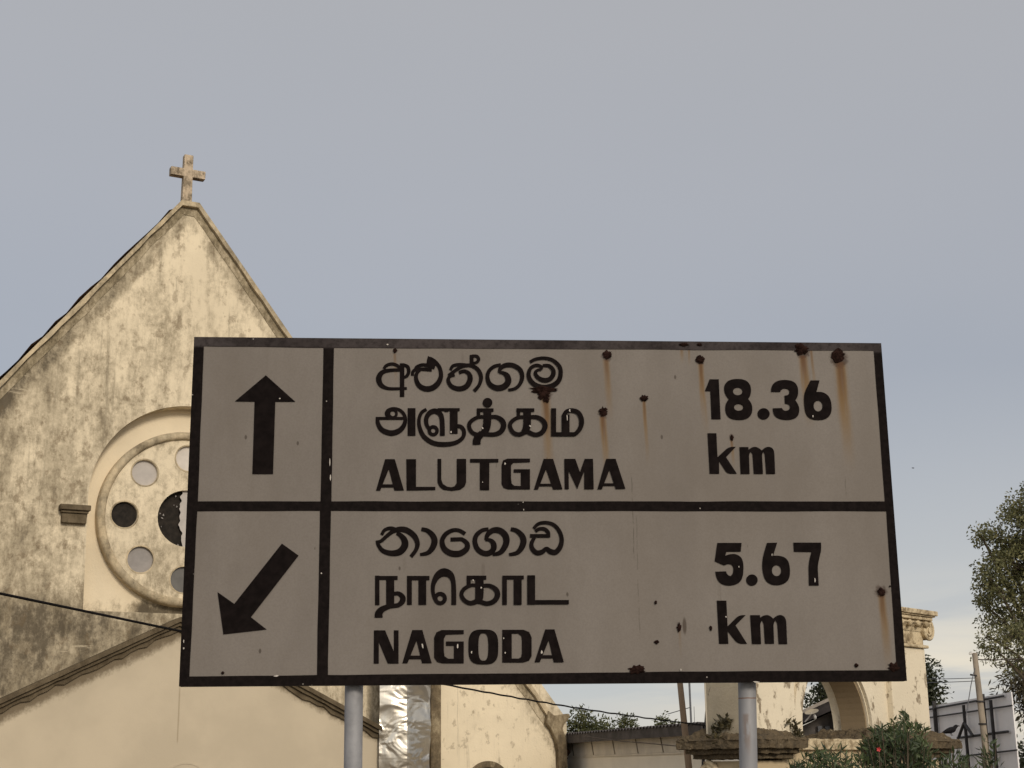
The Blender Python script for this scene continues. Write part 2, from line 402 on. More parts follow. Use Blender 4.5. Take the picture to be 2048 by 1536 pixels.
def bordermat():
    mt, n, p = newmat('worn_black_border')
    v = n.n.new('ShaderNodeTexCoord').outputs['Object']; x, y, z = n.sep(v)
    f = n.noise(v, 45, 6, .75); q = n.noise(v, 2.5, 5, .6)
    col = n.mix(n.step(f, .3, .75), (.0065, .0050, .0048), (.014, .0105, .010))
    top = n.mul(n.step(z, ZT-.042, ZT-.030), n.step(q, .30, .62, .35, 1))
    col = n.mix(n.mul(top, n.step(f, .28, .6, .45, 1)), col, (.066, .056, .056))
    vr = n.voro(v, 34); vc = n.sep(vr.outputs['Color'])[0]
    col = n.mix(n.mul(n.step(vr.outputs['Distance'], .10, .06), n.step(vc, .90, .91)), col, (.3, .27, .24))
    n.l.new(col, p.inputs['Base Color']); p.inputs['Roughness'].default_value = .8
    p.inputs['Specular IOR Level'].default_value = .03
    return mt
M['border'] = bordermat()
mb = MB().box(UL, UR, .0, .035, ZB, ZT); mb.build('panel', M['signback'], sign, bevel=.003)
mb = MB(); mb.prism([(UL+.006, ZB+.006), (UR-.006, ZB+.006), (UR-.006, ZT-.006), (UL+.006, ZT-.006)], -.0015, None)
mb.build('sign_face', M['signface'], sign)
cells = [[(408, 693), (647, 696), (641, 1003), (396, 1003)], [(668, 696), (1747, 702), (1769, 1003), (663, 1003)],
         [(395, 1023), (640, 1022), (634, 1350), (379, 1353)], [(662, 1022), (1772, 1023), (1793, 1340), (656, 1350)]]
def edge(c, k):    # hand-painted edges waver a little
    out = []
    for i in range(4):
        a, b = Vector(sp(*c[i])), Vector(sp(*c[(i+1) % 4]))
        d = (b-a); nn = Vector((-d.y, d.x)).normalized(); ns = max(4, int(d.length/.05))
        for j in range(ns):
            q = a + d*j/ns
            if j: q += nn*.0016*mnoise.noise(Vector((q.x*6+k, q.y*6, k*3.1)))
            out.append((q.x, q.y))
    return out
mb = MB(); mb.prism([(UL, ZB), (UR, ZB), (UR, ZT), (UL, ZT)], -.0032, None, holes=[edge(c, k) for k, c in enumerate(cells)])
mb.build('border', M['border'], sign)

class Ink:                       # flat painted shapes on the sign; every stroke a hair above the last
    def __init__(s, ox, oy, sc): s.ox, s.oy, s.sc = ox, oy, sc; s.mb = MB(); s.d = -.0042
    def c(s, p): return sp(s.ox+p[0]/s.sc, s.oy+p[1]/s.sc)
    @staticmethod
    def soften(P):                 # round the shallow corners of an outline, keep the sharp ones
        for _ in range(2):
            Q = []; m_ = len(P)
            for k in range(m_):
                a, b, c = Vector(P[k-1][:2]), Vector(P[k][:2]), Vector(P[(k+1) % m_][:2])
                ang = (b-a).angle(c-b) if (b-a).length > 1e-6 and (c-b).length > 1e-6 else 9
                if .06 < ang < 1.02:
                    la, lc = (b-a).length, (c-b).length; r = min(la, lc, 60)*.30
                    Q += [tuple(b+(a-b)/la*r), tuple(b+(c-b)/lc*r)]
                else: Q.append(tuple(b))
            P = Q
        return P
    def poly(s, pts, holes=(), soft=False):
        if soft: pts = s.soften(pts)
        s.d -= .00012; s.mb.prism([s.c(p) for p in pts], s.d, None, holes=[[s.c(p) for p in h] for h in holes])
    def dot(s, x, y, rx, ry=None): s.poly(circ(x, y, rx, ry, 24))
    def ring(s, x, y, r, wd):      # centre radius r, stroke wd
        s.poly(circ(x, y, r+wd/2, None, 28), [circ(x, y, max(1, r-wd/2), None, 20)])
    def bar(s, x0, y0, x1, y1): s.poly([(x0, y0), (x1, y0), (x1, y1), (x0, y1)])
    def stroke(s, P, sub=7):       # (x, y, width) brush stroke with butt ends
        s.d -= .00012
        Q = spline(P, sub); L = []; R = []
        for i, (x, y, wd) in enumerate(Q):
            a, b = Q[max(i-1, 0)], Q[min(i+1, len(Q)-1)]
            dx, dy = b[0]-a[0], b[1]-a[1]; l = sqrt(dx*dx+dy*dy) or 1
            L.append(s.c((x-dy/l*wd/2, y+dx/l*wd/2))); R.append(s.c((x+dy/l*wd/2, y-dx/l*wd/2)))
        k = len(s.mb.v)
        for i in range(len(Q)): s.mb.v += [(L[i][0], s.d, L[i][1]), (R[i][0], s.d, R[i][1])]
        for i in range(len(Q)-1): s.mb.f.append((k+2*i, k+2*i+1, k+2*i+3, k+2*i+2))
    def done(s, name): return s.mb.build(name, M['ink'], sign)

K = 2048/550
# --- first Sinhala line
i = Ink(730, 690, K)
i.stroke([(140, 180, 22), (160, 155, 24), (200, 143, 24), (240, 155, 24), (268, 185, 22)])
i.stroke([(268, 188, 24), (190, 190, 26), (130, 205, 34), (103, 250, 42), (120, 300, 36), (170, 325, 24), (240, 327, 22), (312, 325, 20)])
i.bar(260, 138, 293, 388)
i.stroke([(290, 150, 22), (318, 165, 26), (326, 200, 26), (312, 232, 24), (286, 245, 20)])
i.stroke([(354, 230, 22), (358, 200, 24), (385, 183, 24), (430, 182, 26), (498, 186, 28)])
i.stroke([(372, 190, 20), (385, 165, 22), (425, 150, 24), (470, 155, 26), (520, 170, 28)])
i.stroke([(415, 185, 20), (388, 210, 26), (380, 250, 30), (400, 300, 36), (445, 327, 40), (500, 322, 42), (545, 285, 40), (566, 230, 32), (555, 170, 28), (520, 125, 28), (482, 95, 16)])
i.poly([(470, 83), (492, 98), (530, 150), (512, 170), (456, 152), (462, 112)])
i.stroke([(636, 190, 22), (655, 158, 24), (700, 148, 24), (760, 152, 24)])
i.stroke([(620, 228, 20), (655, 205, 24), (690, 180, 26), (735, 158, 26), (790, 155, 28), (840, 185, 30), (864, 240, 30), (850, 300, 26), (812, 346, 28)])
i.stroke([(700, 208, 26), (740, 197, 26), (775, 218, 32), (782, 260, 40), (755, 310, 40), (700, 328, 36), (645, 310, 32), (620, 268, 28), (632, 236, 24), (668, 226, 22)])
i.bar(780, 76, 808, 152)
i.stroke([(796, 84, 20), (832, 86, 22), (846, 108, 24), (834, 130, 22), (804, 138, 18)])
i.stroke([(1012, 150, 24), (962, 162, 26), (922, 198, 28), (912, 245, 30), (930, 295, 36), (980, 322, 42), (1035, 312, 46), (1066, 275, 46), (1058, 232, 40), (1028, 210, 26), (1000, 207, 18)])
i.stroke([(1000, 210, 22), (1010, 175, 30), (1050, 152, 34), (1105, 155, 34), (1155, 188, 34), (1170, 240, 32), (1155, 290, 28), (1120, 325, 24), (1066, 338, 20)])
i.stroke([(1228, 130, 24), (1270, 108, 24), (1335, 100, 24), (1400, 117, 26), (1448, 165, 30), (1456, 220, 32), (1440, 270, 36), (1395, 305, 38), (1330, 318, 38), (1268, 300, 36), (1228, 260, 34), (1218, 215, 30), (1236, 172, 26), (1278, 153, 24), (1312, 165, 22), (1312, 186, 20)])
i.stroke([(1322, 155, 22), (1370, 158, 26), (1400, 188, 30), (1400, 225, 34), (1372, 258, 34), (1330, 264, 34), (1288, 245, 30), (1268, 212, 26), (1284, 190, 20), (1314, 186, 18)])
i.done('place_name')
# --- first Tamil line
i = Ink(730, 690, K)
i.bar(80, 537, 312, 559)
i.stroke([(93, 545, 26), (98, 590, 32), (130, 636, 38), (195, 658, 42), (255, 640, 40), (290, 600, 34), (300, 555, 28), (288, 515, 26), (255, 485, 24), (210, 475, 22), (172, 488, 24), (160, 515, 26), (178, 542, 24)])
i.ring(207, 513, 28, 20)
i.bar(318, 472, 376, 678)
i.stroke([(458, 480, 24), (420, 508, 26), (402, 560, 26), (408, 620, 30), (440, 685, 34), (510, 732, 36), (600, 742, 36), (680, 727, 32), (728, 690, 30), (737, 645, 30), (716, 612, 30), (680, 604, 28)])
i.ring(508, 640, 29, 26)
i.stroke([(478, 630, 26), (458, 590, 30), (458, 545, 34), (482, 508, 38), (520, 494, 40), (556, 512, 38), (572, 550, 36), (576, 610, 36), (576, 678, 36)])
i.bar(540, 472, 705, 494)
i.bar(632, 490, 690, 662); i.bar(592, 492, 622, 500)
i.dot(912, 432, 36)
i.bar(832, 474, 957, 500); i.bar(832, 498, 858, 545)
i.stroke([(911, 495, 58), (911, 560, 58), (905, 610, 58), (890, 650, 50), (850, 672, 40)])
i.stroke([(900, 538, 24), (840, 540, 26), (785, 575, 30), (776, 615, 30), (800, 655, 30), (845, 670, 30), (890, 655, 30)])
i.stroke([(915, 540, 26), (975, 538, 30), (1020, 565, 38), (1032, 605, 40), (1010, 648, 38), (960, 668, 32), (890, 666, 30)])
i.stroke([(872, 660, 50), (845, 685, 56), (832, 715, 58), (832, 744, 58)])
i.bar(1127, 474, 1260, 500); i.bar(1130, 498, 1154, 545)
i.stroke([(1207, 495, 56), (1207, 580, 56), (1200, 625, 54), (1180, 655, 44)])
i.stroke([(1205, 538, 24), (1140, 542, 26), (1090, 575, 30), (1080, 612, 30), (1105, 655, 32), (1150, 668, 32), (1200, 645, 36)])
i.stroke([(1215, 540, 26), (1280, 540, 30), (1328, 570, 36), (1340, 612, 38), (1315, 655, 36), (1265, 670, 32), (1205, 645, 34)])
i.bar(1385, 474, 1422, 682); i.bar(1420, 652, 1560, 682); i.bar(1464, 520, 1522, 660)
i.stroke([(1478, 530, 30), (1500, 498, 30), (1545, 490, 32), (1590, 510, 34), (1612, 565, 36), (1602, 620, 34), (1570, 660, 30), (1545, 668, 26)])
i.done('place_name')
# --- ALUTGAMA
i = Ink(730, 890, K)
i.poly([(82, 342), (113, 342), (182, 170), (182, 107), (150, 107)]); i.poly([(165, 107), (222, 107), (290, 340), (219, 341), (180, 190), (165, 160)]); i.poly([(118, 294), (210, 294), (214, 318), (110, 318)])
i.poly([(308, 107), (380, 107), (380, 313), (524, 313), (524, 337), (310, 341)])
i.poly([(540, 105), (540, 280), (555, 312), (582, 334), (645, 343), (710, 334), (742, 310), (753, 280), (753, 105), (683, 105), (683, 285), (665, 310), (640, 316), (612, 312), (580, 292), (568, 260), (568, 105)])
i.poly([(782, 105), (993, 105), (993, 131), (926, 132), (924, 338), (855, 337), (855, 132), (782, 132)])
i.poly([(1228, 103), (1060, 103), (1028, 116), (1017, 150), (1017, 290), (1032, 320), (1065, 332), (1228, 332), (1228, 182), (1107, 182), (1107, 207), (1160, 207), (1160, 307), (1112, 305), (1092, 290), (1087, 250), (1087, 155), (1104, 134), (1228, 130)])
i.poly([(1257, 334), (1288, 334), (1350, 175), (1350, 105), (1330, 105)]); i.poly([(1335, 105), (1400, 105), (1470, 332), (1400, 333), (1350, 190), (1335, 150)]); i.poly([(1282, 290), (1388, 290), (1394, 309), (1276, 309)])
i.poly([(1483, 105), (1565, 105), (1600, 205), (1635, 105), (1697, 105), (1702, 331), (1632, 331), (1632, 195), (1580, 331), (1515, 190), (1517, 331), (1487, 331)])
i.poly([(1730, 332), (1763, 332), (1822, 180), (1822, 105), (1795, 105)]); i.poly([(1800, 105), (1865, 105), (1938, 328), (1866, 330), (1820, 190), (1800, 150)]); i.poly([(1757, 287), (1852, 287), (1860, 306), (1750, 306)])
i.done('place_name')
# --- second Sinhala line
i = Ink(730, 1030, K)
i.stroke([(124, 150, 24), (145, 115, 26), (185, 100, 28), (225, 108, 28), (255, 130, 26)])
i.stroke([(84, 205, 22), (120, 195, 26), (160, 160, 28), (205, 125, 32), (255, 108, 40), (310, 115, 44), (365, 155, 42), (390, 210, 36), (380, 260, 30), (342, 312, 28)])
i.stroke([(92, 190, 26), (100, 225, 28), (135, 268, 34), (200, 286, 42), (260, 274, 50), (296, 230, 52), (292, 185, 46), (262, 150, 34), (235, 138, 24)])
i.stroke([(420, 106, 28), (465, 118, 34), (505, 155, 42), (518, 200, 46), (500, 250, 42), (465, 284, 32), (410, 296, 22)])
i.stroke([(746, 142, 30), (700, 116, 28), (650, 116, 30), (600, 145, 34), (574, 195, 36), (590, 252, 42), (640, 286, 46), (705, 288, 46), (755, 255, 42), (760, 215, 36), (725, 184, 30), (690, 182, 30), (637, 184, 30)])
i.stroke([(920, 106, 26), (872, 116, 30), (830, 152, 34), (818, 200, 36), (838, 255, 38), (885, 286, 40), (930, 282, 42), (958, 250, 42), (955, 212, 40), (930, 188, 28), (895, 186, 20)])
i.stroke([(900, 188, 24), (915, 145, 36), (955, 115, 42), (1005, 118, 46), (1045, 155, 48), (1052, 205, 46), (1030, 255, 42), (1000, 284, 34), (950, 296, 22)])
i.stroke([(1085, 106, 28), (1128, 118, 34), (1168, 155, 42), (1180, 200, 46), (1162, 250, 42), (1128, 284, 32), (1072, 296, 22)])
i.stroke([(1255, 103, 24), (1290, 68, 26), (1345, 58, 26), (1405, 75, 28), (1448, 125, 30), (1464, 185, 32), (1452, 240, 38), (1418, 278, 40), (1378, 272, 40), (1350, 252, 30), (1318, 276, 36), (1278, 282, 38), (1245, 252, 34), (1240, 212, 30), (1262, 168, 26)])
i.bar(1228, 143, 1378, 170)
i.stroke([(1268, 125, 24), (1295, 106, 26), (1335, 106, 28), (1362, 130, 28), (1368, 165, 22)])
i.done('place_name')
# --- second Tamil line
i = Ink(730, 1130, K)
i.bar(75, 80, 108, 300); i.bar(75, 82, 243, 112); i.bar(158, 105, 218, 300)
i.stroke([(212, 215, 28), (252, 214, 32), (280, 240, 40), (278, 272, 42), (245, 300, 34), (185, 308, 36), (130, 330, 46), (104, 360, 56), (102, 393, 60)])
i.bar(313, 82, 349, 298); i.bar(313, 82, 480, 114); i.bar(398, 105, 456, 298)
i.stroke([(661, 298, 36), (661, 200, 36), (656, 120, 36), (632, 72, 52), (585, 56, 62), (540, 82, 50), (510, 140, 34), (506, 200, 28), (522, 255, 28), (548, 285, 26)])
i.ring(560, 250, 35, 30)
i.bar(757, 80, 903, 110); i.bar(757, 108, 787, 150)
i.stroke([(852, 100, 62), (852, 200, 62), (848, 250, 58), (830, 282, 44)])
i.stroke([(845, 155, 24), (790, 152, 26), (738, 180, 30), (718, 220, 30), (738, 262, 32), (785, 285, 34), (840, 268, 40)])
i.stroke([(855, 158, 26), (925, 155, 30), (975, 185, 38), (986, 228, 40), (960, 270, 38), (905, 288, 34), (845, 268, 36)])
i.bar(1022, 80, 1056, 298); i.bar(1022, 80, 1182, 108); i.bar(1107, 100, 1166, 298)
i.bar(1208, 78, 1266, 296); i.bar(1262, 262, 1517, 294)
i.done('place_name')
# --- NAGODA
i = Ink(730, 1130, K)
i.poly([(67, 487), (150, 487), (215, 645), (215, 487), (250, 487), (250, 735), (170, 735), (103, 575), (103, 735), (65, 735)])
i.poly([(278, 733), (316, 733), (388, 555), (388, 485), (352, 485)]); i.poly([(365, 485), (427, 485), (497, 732), (425, 733), (386, 570), (365, 540)]); i.poly([(330, 675), (412, 675), (420, 702), (322, 702)])
i.poly([(735, 485), (570, 485), (532, 502), (515, 540), (515, 690), (537, 722), (575, 733), (735, 733), (735, 570), (603, 570), (603, 602), (662, 602), (662, 698), (618, 698), (592, 680), (587, 640), (587, 550), (604, 520), (735, 515)])
i.poly([(881+111*abs(cos(a))**.62*(1 if cos(a) > 0 else -1), 611+130*abs(sin(a))**.62*(1 if sin(a) > 0 else -1)) for a in [2*pi*(k+.5)/40 for k in range(40)]],
       [[(881+37*abs(cos(a))**.7*(1 if cos(a) > 0 else -1), 611+102*abs(sin(a))**.7*(1 if sin(a) > 0 else -1)) for a in [2*pi*(k+.5)/32 for k in range(32)]]])
i.poly([(1022, 483), (1180, 483), (1222, 500), (1240, 540), (1240, 680), (1220, 714), (1175, 727), (1022, 727)], [[(1092, 512), (1140, 512), (1163, 528), (1168, 560), (1168, 660), (1162, 685), (1145, 697), (1092, 697)]])
i.poly([(1262, 725), (1301, 725), (1372, 550), (1372, 480), (1342, 480)]); i.poly([(1350, 480), (1410, 480), (1480, 725), (1405, 726), (1370, 570), (1350, 530)]); i.poly([(1312, 672), (1396, 672), (1405, 696), (1305, 696)])
i.done('place_name')
# --- 18.36 km
i = Ink(1360, 680, 2048/460)
i.poly([(262, 352), (343, 352), (360, 708), (278, 708), (268, 458), (220, 458)])
i.poly([(510, 347), (575, 355), (618, 388), (633, 440), (625, 498), (605, 528), (635, 565), (645, 620), (632, 675), (590, 708), (520, 717), (450, 706), (410, 672), (398, 612), (408, 562), (432, 530), (400, 490), (387, 432), (403, 382), (448, 354)],
       [circ(512, 460, 42, 34, 20), circ(520, 602, 41, 30, 20)], soft=True)
i.dot(742, 660, 54, 51)
i.poly([(808, 465), (812, 410), (850, 370), (920, 355), (1000, 365), (1042, 402), (1052, 460), (1045, 508), (1025, 540), (1056, 585), (1062, 640), (1042, 692), (985, 714), (910, 714), (852, 692), (828, 655), (823, 610), (905, 608), (917, 628), (945, 635), (973, 620), (978, 592), (962, 573), (932, 570), (928, 498), (960, 493), (975, 468), (963, 440), (930, 432), (900, 442), (890, 465)], soft=True)
i.poly([(1160, 362), (1240, 362), (1212, 465), (1262, 463), (1310, 488), (1338, 530), (1350, 600), (1340, 668), (1300, 706), (1235, 718), (1160, 708), (1118, 668), (1104, 600), (1100, 510), (1112, 455)], [circ(1227, 590, 40, 48, 20)], soft=True)
i.done('distance_figure')
i = Ink(1360, 680, 2048/460)
i.poly([(243, 832), (322, 832), (332, 1045), (432, 953), (495, 953), (408, 1045), (505, 1193), (418, 1193), (345, 1080), (347, 1193), (262, 1193)], soft=True)
i.poly([(527, 955), (607, 955), (608, 978), (645, 952), (690, 955), (725, 985), (760, 955), (800, 952), (830, 972), (838, 1010), (845, 1195), (765, 1195), (752, 1018), (740, 998), (728, 1020), (737, 1195), (655, 1195), (643, 1015), (628, 998), (612, 1022), (618, 1195), (538, 1195)], soft=True)
i.done('distance_unit')
# --- 5.67 km
i = Ink(1260, 1030, 2048/560)
i.poly([(637, 205), (815, 205), (808, 270), (702, 270), (696, 298), (740, 283), (788, 290), (820, 320), (830, 375), (823, 460), (795, 503), (725, 522), (665, 508), (632, 470), (622, 415), (700, 413), (710, 438), (732, 448), (752, 430), (755, 385), (740, 362), (708, 360), (690, 372), (618, 340)], soft=True)
i.dot(890, 477, 42)
i.poly([(1000, 205), (1075, 203), (1045, 298), (1100, 298), (1148, 320), (1166, 368), (1170, 440), (1150, 493), (1080, 520), (1010, 505), (977, 460), (963, 385), (970, 305)], [circ(1070, 408, 34, 40, 20)], soft=True)
i.poly([(1193, 203), (1395, 203), (1397, 255), (1384, 310), (1370, 375), (1378, 517), (1307, 517), (1303, 375), (1312, 320), (1325, 272), (1197, 270)], soft=True)
i.done('distance_figure')
i = Ink(1260, 1030, 2048/560)
i.poly([(633, 627), (703, 627), (712, 815), (795, 733), (845, 733), (770, 808), (855, 943), (785, 943), (712, 850), (718, 943), (650, 943)], soft=True)
i.poly([(877, 733), (948, 733), (950, 750), (985, 731), (1020, 735), (1045, 758), (1075, 733), (1115, 731), (1140, 762), (1148, 945), (1085, 945), (1075, 792), (1061, 772), (1047, 797), (1052, 943), (985, 943), (975, 792), (962, 772), (950, 797), (957, 945), (890, 945)], soft=True)
i.done('distance_unit')
# --- arrows
i = Ink(350, 660, 1370/330); i.poly([(755, 378), (1000, 598), (834, 598), (815, 1198), (643, 1198), (662, 597), (498, 595)]); i.done('arrow')['label'] = 'black arrow pointing straight up'
i = Ink(350, 1010, 1334/330); i.poly([(865, 313), (1000, 410), (615, 908), (742, 1007), (392, 1047), (345, 705), (480, 800)]); i.done('arrow')['label'] = 'black arrow pointing down to the left'
# --- rust scabs and chips
rnd = random.Random(4)
def scab(x, y, rx, ry, jag=.28, h=.005):
    mb = MB(); u, z = sp(x, y); rx /= 589; ry /= 589; n_ = 26
    rims = [(u+rx*cos(2*pi*k/n_)*(1+rnd.uniform(-jag, jag)), z+ry*sin(2*pi*k/n_)*(1+rnd.uniform(-jag, jag))) for k in range(n_)]
    mid = [(u+(a-u)*.55, z+(b-z)*.55) for a, b in rims]
    i0 = len(mb.v); mb.v += [(a, -.0034-.0022, b) for a, b in rims] + [(a, -.0056-h*rnd.uniform(.5, 1), b) for a, b in mid] + [(u, -.0056-h*.8, z)]
    for k in range(n_):
        k2 = (k+1) % n_
        mb.f += [(i0+k, i0+k2, i0+n_+k2, i0+n_+k), (i0+n_+k, i0+n_+k2, i0+2*n_)]
    return mb.build('rust_spot', M['rust'], sign)
for a in [(1215, 710, 10, 9), (1206, 824, 9, 10), (1288, 797, 8, 7), (1400, 720, 10, 9), (1602, 700, 14, 13), (1676, 712, 14, 14), (1463, 876, 4, 6), (1762, 1184, 8, 9),
          (790, 702, 4, 5), (1367, 690, 10, 4), (1398, 690, 6, 3), (1086, 779, 26, 7, .5), (1086, 789, 13, 11, .4), (1092, 798, 6, 8, .4), (1274, 1340, 15, 9, .4), (1786, 1333, 12, 8, .4), (1313, 1284, 5, 4), (1357, 1254, 4, 8, .6), (1311, 1205, 3, 4),
          (1421, 1257, 3, 5), (1712, 1331, 4, 4), (446, 1346, 3, 3), (1779, 1173, 2, 2)]:
    scab(*a)
def chip(x, y, rx, ry, rot=0):
    mb = MB(); u, z = sp(x, y); rx *= .8/589; ry *= .85/589
    pts = []
    for k in range(9):
        a = 2*pi*k/9; q = 1+rnd.uniform(-.3, .3); dx, dz = rx*cos(a)*q, ry*sin(a)*q
        pts.append((u+dx*cos(rot)-dz*sin(rot), z+dx*sin(rot)+dz*cos(rot)))
    mb.prism(pts, -.0074, None); mb.build('paint_chip', M['chip'], sign)
for a in [(560, 798, 2, 2), (660, 925, 1.3, 9), (661, 955, 1.6, 9), (643, 1147, 1.6, 2), (368, 1283, 1.3, 4), (368, 1297, 1.6, 2.4), (553, 1352, 6, 1.8), (845, 1292, 2.2, 5, .3), (915, 1293, 2, 5), (943, 1305, 1.8, 3.4),
          (1007, 1277, 1.4, 2), (1010, 1306, 1.6, 2), (1083, 1304, 2.4, 3.6), (1139, 822, 1.8, 3.5), (1134, 836, 1.3, 7), (965, 857, 2, 2.6, .7), (1060, 853, 2, 2.6, .7), (902, 865, 1.6, 3), (1010, 928, 2, 2.5), (965, 965, 1.2, 1.4),
          (1046, 1005, 1.2, 1.8), (1047, 1020, 1.2, 2), (1629, 1161, 1.6, 5), (1543, 1110, 1.2, 3), (1477, 1134, 1.2, 2), (1625, 833, 1.5, 3), (962, 1176, 2, 2), (946, 1161, 1.5, 2.6), (1451, 1234, 1.4, 2), (1361, 1340, 1.8, 3), (1512, 1364, 8, 1.4), (775, 690, 3, 2)]:
    chip(*a)
def rustypost():
    mt, n, p = newmat('rust_marked_post'); v = n.n.new('ShaderNodeTexCoord').outputs['Object']; x, y, z = n.sep(v)
    f = n.noise(n.scale(v, (1, 1, .4)), 14, 8, .65)
    col = n.mix(n.step(f, .3, .7), (.235, .235, .25), (.30, .30, .315))
    g_ = n.noise(n.scale(v, (1, 1, .35)), 38, 5, .65); u0 = SG.px(1493, 1450, .04)[0]
    za, zb, zc, zr = (SG.px(1493, yy, .04)[1] for yy in (1500, 1470, 1428, 1396))
    m_ = n.mul(n.mul(n.step(z, za-.04, zb), n.step(z, zc+.006, zc-.006)), n.mul(n.step(n.math('ABSOLUTE', n.add(x, -u0)), .016, .004), n.step(g_, .36, .5)))
    col = n.mix(n.mul(m_, .5), col, (.15, .085, .05))
    rg = n.step(n.math('ABSOLUTE', n.add(n.add(z, -zr), n.mul(n.add(g_, -.5), .004))), .0028, .001)
    col = n.mix(n.mul(rg, .8), col, (.16, .07, .03))
    n.l.new(col, p.inputs['Base Color']); p.inputs['Roughness'].default_value = .6; p.inputs['Metallic'].default_value = .15
    return mt
M['post_rusty'] = rustypost()
# posts and back rails
for (xt, yt, xb, yb) in ((708, 1375, 706, 1536), (1494, 1365, 1497, 1536)):
    a = SG.px(xt, yt, .068); b = SG.px(xb, yb, .068)
    k = (a[0]-b[0])/(a[1]-b[1]); ux = lambda z: a[0]+k*(z-a[1])
    mb = MB().tube([(ux(z), .068, z) for z in (-.02, .5, 1., 1.5, 2., 2.5, 3.04)], .0312, 24)
    po = mb.build('post', M['post_rusty'] if xt > 1000 else M['metal'], sign, smooth=True)
    b_ = MB().box(ux(1.9)-.05, ux(1.9)+.05, .036, .040, 1.89, 1.96); b_.build('bracket', M['metal'], po)
for z in (2.05, 2.5, 2.95): MB().box(UL+.05, UR-.05, .036, .062, z-.02, z+.02).build('back_rail', M['metal'], sign)

# ------------------------------------------------------------------ the church
p0 = at(375, 405, 28)
CH = Plane((p0.x, p0.y), 27)
church = thing('church', 'mould-stained cream church with steep gable, rose window and small porch gable', 'church', CH.o, CH.a)
AP = 12.62; SL = 1.28; HW = 8.42; EZ = 2.62
def rake(u): return AP - SL*max(0, (u-.22) if u > 0 else (-u-.14))
ru = lambda z: .22 + (AP-z)/SL
lu = lambda z: -.14 - (AP-z)/SL
# main wall with an arched recess
NC = (.30, 6.60); NR = 1.90; NB = 4.50; ND = .32
niche = [(NC[0]-NR+.03, NB), (NC[0]+NR-.03, NB)] + circ(NC[0], NC[1], NR, None, 48, 0, pi, False)
wall = [(lu(EZ), -.2), (HW, -.2), (HW, EZ), (.22, AP), (-.14, AP), (lu(EZ), EZ)]
mb = MB().prism(wall, 0, .6, holes=[niche]); mb.build('facade_wall', M['facade'], church)
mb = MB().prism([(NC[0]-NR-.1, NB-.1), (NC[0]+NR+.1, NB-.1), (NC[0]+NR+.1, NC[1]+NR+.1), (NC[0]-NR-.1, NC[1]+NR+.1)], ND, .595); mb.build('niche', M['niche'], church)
# rose window
RC = CH.px(372, 1037, .16); RR = 1.60
hole = []; angs = [k*pi/4 for k in range(8)]
for a in angs: hole.append(circ(RC[0]+1.17*cos(a), RC[1]+1.17*sin(a), .245, None, 28))
hole.append(circ(RC[0], RC[1], .545, None, 40))
mb = MB().prism(circ(RC[0], RC[1], RR, None, 72), .16, ND-.004, holes=hole); rose = mb.build('rose_window', M['rose'], church)
mb = MB(); n_ = 72
prof = [(RR-.075, .157), (RR-.06, .105), (RR-.02, .075), (RR+.045, .09), (RR+.08, .14), (RR+.085, ND-.003)]
for k in range(n_):
    a, b = 2*pi*k/n_, 2*pi*(k+1)/n_
    for (r1, y1), (r2, y2) in zip(prof, prof[1:]):
        mb.face([(RC[0]+r1*cos(a), y1, RC[1]+r1*sin(a)), (RC[0]+r1*cos(b), y1, RC[1]+r1*sin(b)), (RC[0]+r2*cos(b), y2, RC[1]+r2*sin(b)), (RC[0]+r2*cos(a), y2, RC[1]+r2*sin(a))])
mb.build('ring_moulding', M['coping'], rose, smooth=True, weld=True)
pm = ['pane_grey', 'pane_pale', 'pane_bright', 'pane_pale', 'void', 'pane_grey', 'pane_dark', 'pane_grey']
for a, mname in zip(angs, pm):
    mb = MB().prism(circ(RC[0]+1.17*cos(a), RC[1]+1.17*sin(a), .25, None, 28), .225, .235)
    q = mb.build('pane', M[mname], rose)
    if mname == 'void': q['label'] = 'broken pane, its unlit hole painted as a dark disc'
    mb = MB().prism(circ(RC[0]+1.17*cos(a), RC[1]+1.17*sin(a), .272, None, 32), .153, .159, holes=[circ(RC[0]+1.17*cos(a), RC[1]+1.17*sin(a), .247, None, 28)])
    mb.build('rim', M['coping'], rose)
MB().prism(circ(RC[0], RC[1], .56, None, 40), .305, .312).build('opening_shade', M['void'], rose)  # dark disc in place of the unlit hollow
rnd = random.Random(11)
# the glass that is left in the middle: ragged along its broken left edge
edge_ = []
for k in range(60):
    z = -.55+1.1*k/59
    edge_.append((RC[0]-.10+.16*z*z-.05*z+.05*mnoise.noise(Vector((z*5, 2, 1)))+.03*mnoise.noise(Vector((z*13, 5, 1))), RC[1]+z))
edge_ = [(u, z) for u, z in edge_ if (u-RC[0])**2+(z-RC[1])**2 < .555**2]
arc = circ(RC[0], RC[1], .555, None, 30, atan2(edge_[-1][1]-RC[1], edge_[-1][0]-RC[0]), atan2(edge_[0][1]-RC[1], edge_[0][0]-RC[0]), False)
a1_, a0_ = atan2(edge_[-1][1]-RC[1], edge_[-1][0]-RC[0]), atan2(edge_[0][1]-RC[1], edge_[0][0]-RC[0])
if a1_ < 0: a1_ += 2*pi
if a0_ < 0: a0_ += 2*pi
a0_ = a0_-2*pi if a0_ > pi else a0_
arc = circ(RC[0], RC[1], .555, None, 30, a1_, a0_, False)
MB().prism(edge_ + arc[1:-1], .235, .243).build('broken_pane', M['pane_pale'], rose)
